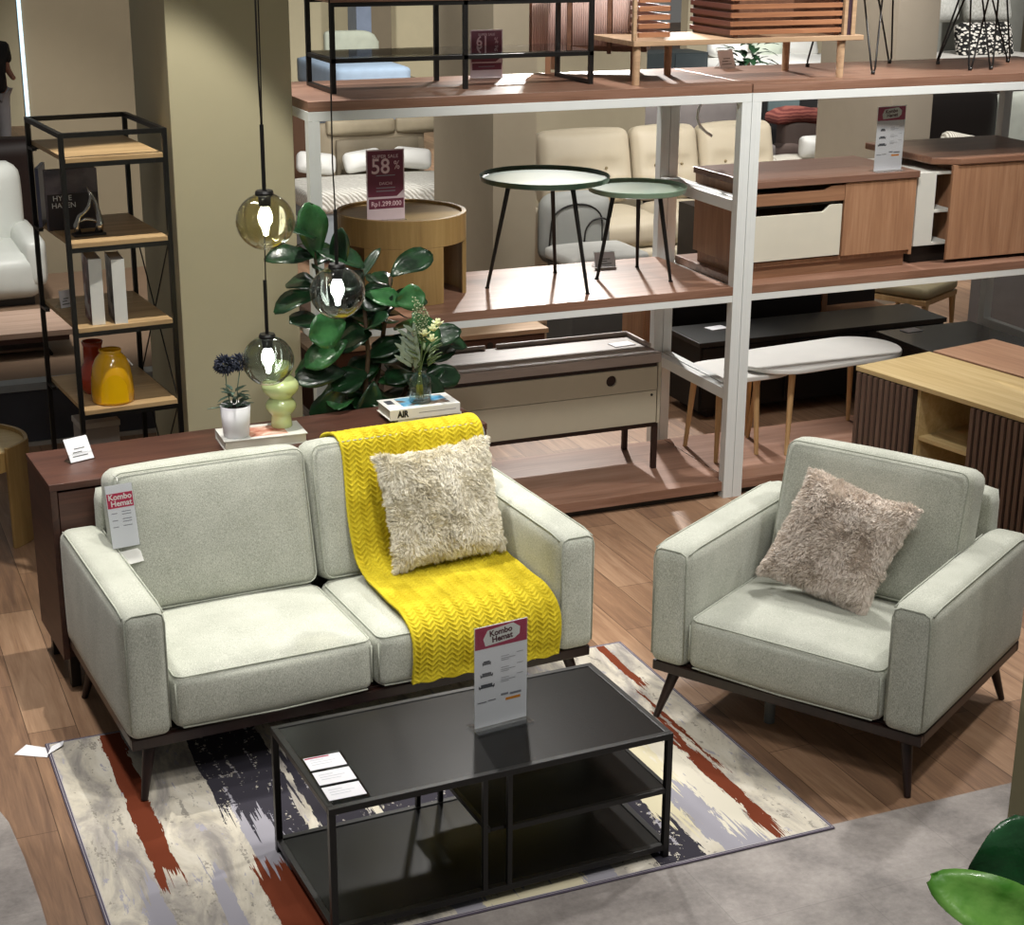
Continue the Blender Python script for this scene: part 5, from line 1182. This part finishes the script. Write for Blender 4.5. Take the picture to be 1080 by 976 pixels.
mb.build('foliage', plain('#1c3a22', .4, 0, .3), dp, smooth=True); mb = MB(); mb.lathe([(.001, 0), (.16, 0), (.2, .45), (.17, .45), (.001, .4)], n=24); mb.build('pot', WHITE, dp, smooth=True); mb = MB(); mb.tube([(0, 0, .4), (.02, 0, .8), (0, .02, 1.3)], .02, 8); mb.build('trunk', plain('#4a3826'), dp)
fb = thing('far_bed', 'white bed with pale pillows far off under the slatted bench', 'bed', (11.3, 18.0, 0)); mb = MB(); mb.pad((0, .6, 1.0), (2.0, 1.8, .42), .1, (0, 0, .06), 8); mb.build('duvet', WHITE, fb, smooth=True); mb = MB(); mb.box(-.95, .95, -.2, 1.4, 0, .78); mb.build('bed_base', plain('#b8b6b0'), fb)
for x, a, lab in ((-.5, .3, 'white pillow at left of the far bed under the slatted bench'), (.1, -.2, 'pale green pillow in the middle of the far bed'), (.5, .1, 'white pillow at right of the far bed under the slatted bench')):
    mb = MB(); mb.pad((0, 0, 0), (.52, .2, .34), .08, (0, .04, 0), 6, M=T(11.2+x, 18.5, 1.36) @ Matrix.Rotation(-.5, 4, 'X') @ Matrix.Rotation(a, 4, 'Y')); tag(mb.build('bed_pillow', WHITE if x != .1 else plain('#b9c2b4', .8), None, smooth=True), lab, 'pillow')
# upper left: blue bed
bb = thing('blue_bed', 'pale blue bed with a rounded grey green headboard behind the console', 'bed', (6.55, 19.6, 0))
mb = MB(); mb.pad((-.05, .9, .97), (.95, 1.8, .34), .06, (0, 0, .03), 8); mb.build('mattress', plain('#8fa3b8', .8), bb, smooth=True); mb = MB(); mb.box(-.5, .46, .05, 1.8, 0, .79); mb.build('bed_base', plain('#8596ab', .8), bb)
mb = MB(); mb.pad((.36, 2.2, 1.1), (.75, .12, .62), .05, (0, .01, 0), 8, warp=lambda p, q: Vector((p.x, p.y, p.z-.12*max(0, q.x)**4*max(0, q.z)))); mb.build('headboard', plain('#aab0a0', .7), bb, smooth=True)
mb = MB(); mb.box(.47, .66, .3, .7, 0, .95); mb.build('footstool', plain('#6f6a58', .7), bb)

# behind the rack at floor level
bt = thing('black_tv_cabinet', 'long black media cabinet behind the white pill shaped tables', 'tv cabinet', (4.96, 8.75, 0), .0)
mb = MB(); mb.box(0, 1.84, .0, .44, .47, .5); mb.build('top', plain('#2a2a29', .3, 0, .04), bt, bevel=.002); mb = MB(); mb.box(.015, 1.825, .015, .43, .06, .469); mb.build('cabinet_body', plain('#100f0e', .5), bt)
for k in range(3): mb = MB(); mb.box(.03+k*.6, .61+k*.6, .004, .0145, .08, .46); mb.build('door', plain('#141312', .45), bt, bevel=.001)
for x in (.1, 1.7): mb = MB(); mb.box(x, x+.05, .05, .4, 0, .059); mb.build('leg', BLACK, bt)
mb = MB(); mb.box(0, .13, 0, .085, 0, .004); o = mb.build('price_card', PAPER, None, bevel=.001); o.location = (5.19, 9.0, .501); o.rotation_euler = (0, 0, .15); tag(o, 'white price card lying on the long black media cabinet', 'price card')
b2_ = thing('black_sideboard', 'black sideboard with a walnut edged niche behind the long black cabinet', 'sideboard', (5.15, 9.55, 0), .0)
mb = MB(); mb.box(0, 1.2, 0, .45, .03, .72); mb.box(1.2, 1.78, .2, .45, .03, .72); mb.build('cabinet_body', plain('#110f0f', .5), b2_, bevel=.002)
mb = MB(); mb.box(1.2, 1.78, .0, .2, .36, .385); mb.build('walnut_shelf', TEAKX, b2_); mb = MB(); mb.box(1.21, 1.25, .0, .19, .386, .6); mb.build('upright', TEAKZ, b2_); mb = MB(); mb.box(.1, 1.7, .05, .4, 0, .029); mb.build('plinth', BLACK, b2_)
ok = thing('oak_sideboard', 'sideboard with light oak top and brown fronts behind the taupe lowboard', 'sideboard', (2.7, 9.45, 0), .0)
mb = MB(); mb.box(0, 1.56, 0, .45, .47, .50); mb.build('top', OAKX, ok, bevel=.002); mb = MB(); mb.box(.02, 1.54, .02, .44, .08, .469); mb.build('cabinet_body', plain('#4c2c1c', .55), ok)
for k in range(2): mb = MB(); mb.box(.03+k*.76, .77+k*.76, .006, .0195, .1, .46); d = mb.build('door', plain('#54321f', .5), ok, bevel=.001); mb = MB(); mb.cyl((.40+k*.76, .006, .42), (.40+k*.76, .003, .42), .022, None, 20); mb.build('finger_hole', BLACK, d)
for x in (.1, 1.4): mb = MB(); mb.box(x, x+.05, .05, .4, 0, .079); mb.build('leg', OAKX, ok)
wc = thing('small_walnut_cabinet', 'small walnut cabinet behind the left back post of the black cabinet', 'cabinet', (4.88, 9.35, 0)); mb = MB(); mb.box(0, .20, 0, .3, .05, .62); mb.build('cabinet_body', TEAKZ, wc, bevel=.002); mb = MB(); mb.box(.01, .17, -.012, -.001, .07, .6); mb.build('door', TEAKZ, wc); mb = MB(); mb.box(.02, .18, .02, .28, 0, .049); mb.build('plinth', BLACK, wc)
gw = thing('grey_partition', 'light grey low display panel at the right edge behind the rack', 'display panel', (7.92, 9.95, 0), radians(-38)); mb = MB(); mb.box(0, 1.8, 0, .08, .06, 1.0); mb.build('panel', plain('#8d8886', .7), gw); mb = MB(); mb.box(0, 1.8, -.01, .09, 0, .059); mb.build('base', plain('#b0aaa6', .6), gw)
ac = thing('wooden_chair', 'chair with cream seat and tapered wooden legs behind the black media cabinet', 'chair', (7.62, 9.95, 0), .5)
mb = MB(); mb.pad((0, .2, .38), (.55, .5, .10), .04, (0, 0, .02), 6); mb.build('seat', plain('#a89c7c', .7), ac, smooth=True)
mb = MB(); mb.box(-.27, .27, -.04, .44, .29, .33); mb.build('seat_frame', ASHLEG, ac, bevel=.004)
for x, y in ((-.24, -.02), (.24, -.02), (-.24, .42), (.24, .42)): mb = MB(); mb.cyl((x*1.12, y, 0), (x*.95, y, .30), .012, .026, 12); mb.build('leg', ASHLEG, ac)
mb = MB(); mb.pad((0, .46, .62), (.52, .08, .4), .03, (0, .02, 0), 6); mb.build('backrest', plain('#a89c7c', .7), ac, smooth=True)

# ------------------------------------------------------------------ fiddle leaf fig behind the sideboard
ff = thing('fiddle_leaf_fig', 'tall dark green fiddle leaf fig behind the walnut sideboard', 'potted tree', (2.27, 7.13, 0))
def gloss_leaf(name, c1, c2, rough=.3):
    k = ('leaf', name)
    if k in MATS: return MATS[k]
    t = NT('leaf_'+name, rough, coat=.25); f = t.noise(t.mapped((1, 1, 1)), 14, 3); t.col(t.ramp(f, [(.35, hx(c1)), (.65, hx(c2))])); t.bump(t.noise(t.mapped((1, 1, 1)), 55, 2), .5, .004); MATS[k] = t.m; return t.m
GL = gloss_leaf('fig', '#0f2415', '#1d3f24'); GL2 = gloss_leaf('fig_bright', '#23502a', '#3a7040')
mb = MB(); mb.lathe([(.001, 0), (.13, 0), (.17, .05), (.18, .3), (.165, .3), (.15, .25), (.001, .25)], n=36); mb.build('pot', plain('#3a3a3c', .6), ff, smooth=True)
mb = MB(); mb.lathe([(.001, .24), (.152, .251), (.152, .256), (.001, .262)], n=20); mb.build('soil', plain('#1f1812', .9), ff)
mb = MB(); stems = [[(0, 0, .25), (-.05, .0, .7), (-.14, -.02, 1.1), (-.20, -.02, 1.5), (-.22, -.02, 1.66)], [(.03, .02, .25), (.06, .03, .8), (.12, .02, 1.2), (.15, .0, 1.45)], [(-.03, .0, .25), (-.02, -.03, .7), (.02, -.05, 1.1), (.0, -.04, 1.5)], [(0, .03, .25), (.12, .0, .7), (.25, -.02, 1.0), (.30, -.02, 1.2)]]
for P in stems: mb.tube(P, [.016-.0025*i for i in range(len(P))], 8)
mb.build('trunk', plain('#4b3a28', .8), ff, smooth=True)
rnd = random.Random(21); ma = MB(); mbr = MB()
def addleaf(m, x, y, z, d, L, Wd, nr=(0, -.6, .6), dr=.25):
    leaf(m, (x, y, z), d, L, Wd, nrm=nr, droop=dr, fold=.22, wav=.05, n=9, shape='fiddle', seed=rnd.uniform(0, 6))
for P in stems:
    for k in range(17):
        u = .22+.78*k/16; i = min(len(P)-2, int(u*(len(P)-1))); f = u*(len(P)-1)-i; p = Vector(P[i]).lerp(Vector(P[i+1]), f)
        a = k*2.4+len(P)+P[1][0]*30; el = rnd.uniform(-.25, .75)
        dy = sin(a)*.62
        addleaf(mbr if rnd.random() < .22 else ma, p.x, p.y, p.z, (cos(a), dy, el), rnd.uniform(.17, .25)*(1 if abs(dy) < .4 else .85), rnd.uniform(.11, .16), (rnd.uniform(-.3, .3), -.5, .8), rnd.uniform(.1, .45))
# the ones that stand out in front of the rack
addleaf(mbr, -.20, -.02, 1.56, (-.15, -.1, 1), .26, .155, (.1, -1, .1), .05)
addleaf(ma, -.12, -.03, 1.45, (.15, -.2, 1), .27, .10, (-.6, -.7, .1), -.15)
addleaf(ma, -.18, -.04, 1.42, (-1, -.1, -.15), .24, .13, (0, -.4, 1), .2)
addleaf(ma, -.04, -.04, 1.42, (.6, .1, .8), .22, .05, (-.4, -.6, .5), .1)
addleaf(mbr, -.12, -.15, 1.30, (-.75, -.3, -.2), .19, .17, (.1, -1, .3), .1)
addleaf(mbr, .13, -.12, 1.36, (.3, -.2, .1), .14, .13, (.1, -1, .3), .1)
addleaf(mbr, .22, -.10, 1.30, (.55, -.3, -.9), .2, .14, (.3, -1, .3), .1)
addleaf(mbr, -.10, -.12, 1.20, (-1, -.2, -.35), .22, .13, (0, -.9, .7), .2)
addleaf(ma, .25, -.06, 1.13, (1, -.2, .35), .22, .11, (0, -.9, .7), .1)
addleaf(ma, -.1, -.10, 1.05, (-1, -.2, .1), .24, .12, (0, -.9, .7), .3)
addleaf(ma, .16, -.12, 1.02, (.8, -.2, -.5), .24, .14, (0, -.9, .4), .2)
addleaf(ma, .02, -.12, 1.0, (-.2, -.2, -.9), .22, .14, (0, -1, .2), .2)
addleaf(ma, -.1, -.10, 1.0, (-.8, -.1, -.8), .24, .13, (0, -1, .4), .2); addleaf(ma, .26, -.08, .98, (.9, -.1, .0), .2, .12, (0, -1, .5), .2)
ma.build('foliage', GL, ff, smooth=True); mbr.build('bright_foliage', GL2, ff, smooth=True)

# ------------------------------------------------------------------ foreground plant at the lower right
fp = thing('large_leaf_plant', 'big leafed green plant in the lower right corner of the foreground', 'plant', (1.78, 1.70, 0))
mb = MB(); mb.lathe([(.001, 0), (.15, 0), (.19, .05), (.21, .4), (.19, .4), (.17, .34), (.001, .34)], n=36); mb.build('pot', WHITE, fp, smooth=True)
mb = MB(); mb.tube([(0, 0, .33), (.02, .02, .8), (-.02, .0, 1.2), (-.02, .02, 1.52)], [.02, .018, .014, .008], 10); mb.build('trunk', plain('#4b3a28', .8), fp, smooth=True)
ma = MB(); mc = MB()
def bl(m, b, d, L, Wd, nr, dr=.1, wv=.05, fo=.12, sd=0): leaf(m, b, d, L, Wd, nrm=nr, droop=dr, fold=fo, wav=wv, n=22, shape='round', seed=sd)
bl(ma, (-.155, .075, 1.565), (-.02, .05, 1), .185, .17, (-.40, -.85, .25), .06, .07, .10, 1)
bl(mc, (-.145, -.06, 1.588), (-.19, .107, .112), .262, .10, (-.25, -.80, .50), .04, .13, .5, 2.2)
bl(ma, (-.09, .05, 1.53), (-.6, -.1, .0), .15, .12, (0, -.5, .9), .3, .05, .15, 4)
bl(ma, (.0, .02, 1.52), (.6, .1, .8), .2, .15, (-.3, -.6, .7), .2, .05, .15, 3); bl(ma, (-.02, .0, 1.40), (.2, -1, .3), .22, .16, (0, -.2, 1), .3, .05, .15, 5); bl(mc, (-.02, .03, 1.35), (.3, 1, .2), .2, .15, (0, 0, 1), .3, .05, .15, 6)
mb = MB(); mb.tube([(-.02, .02, 1.50), (-.08, .05, 1.53), (-.155, .075, 1.57)], .004, 6); mb.tube([(-.02, .02, 1.50), (-.07, -.02, 1.56), (-.145, -.06, 1.594)], .004, 6); mb.build('petiole', plain('#4c7a30', .5), fp, smooth=True)
ma.build('foliage', gloss_leaf('big_dark', '#1c4a2a', '#2e6a3e', .25), fp, smooth=True); mc.build('bright_foliage', gloss_leaf('big_bright', '#4f9a2c', '#8fcc60', .4), fp, smooth=True)
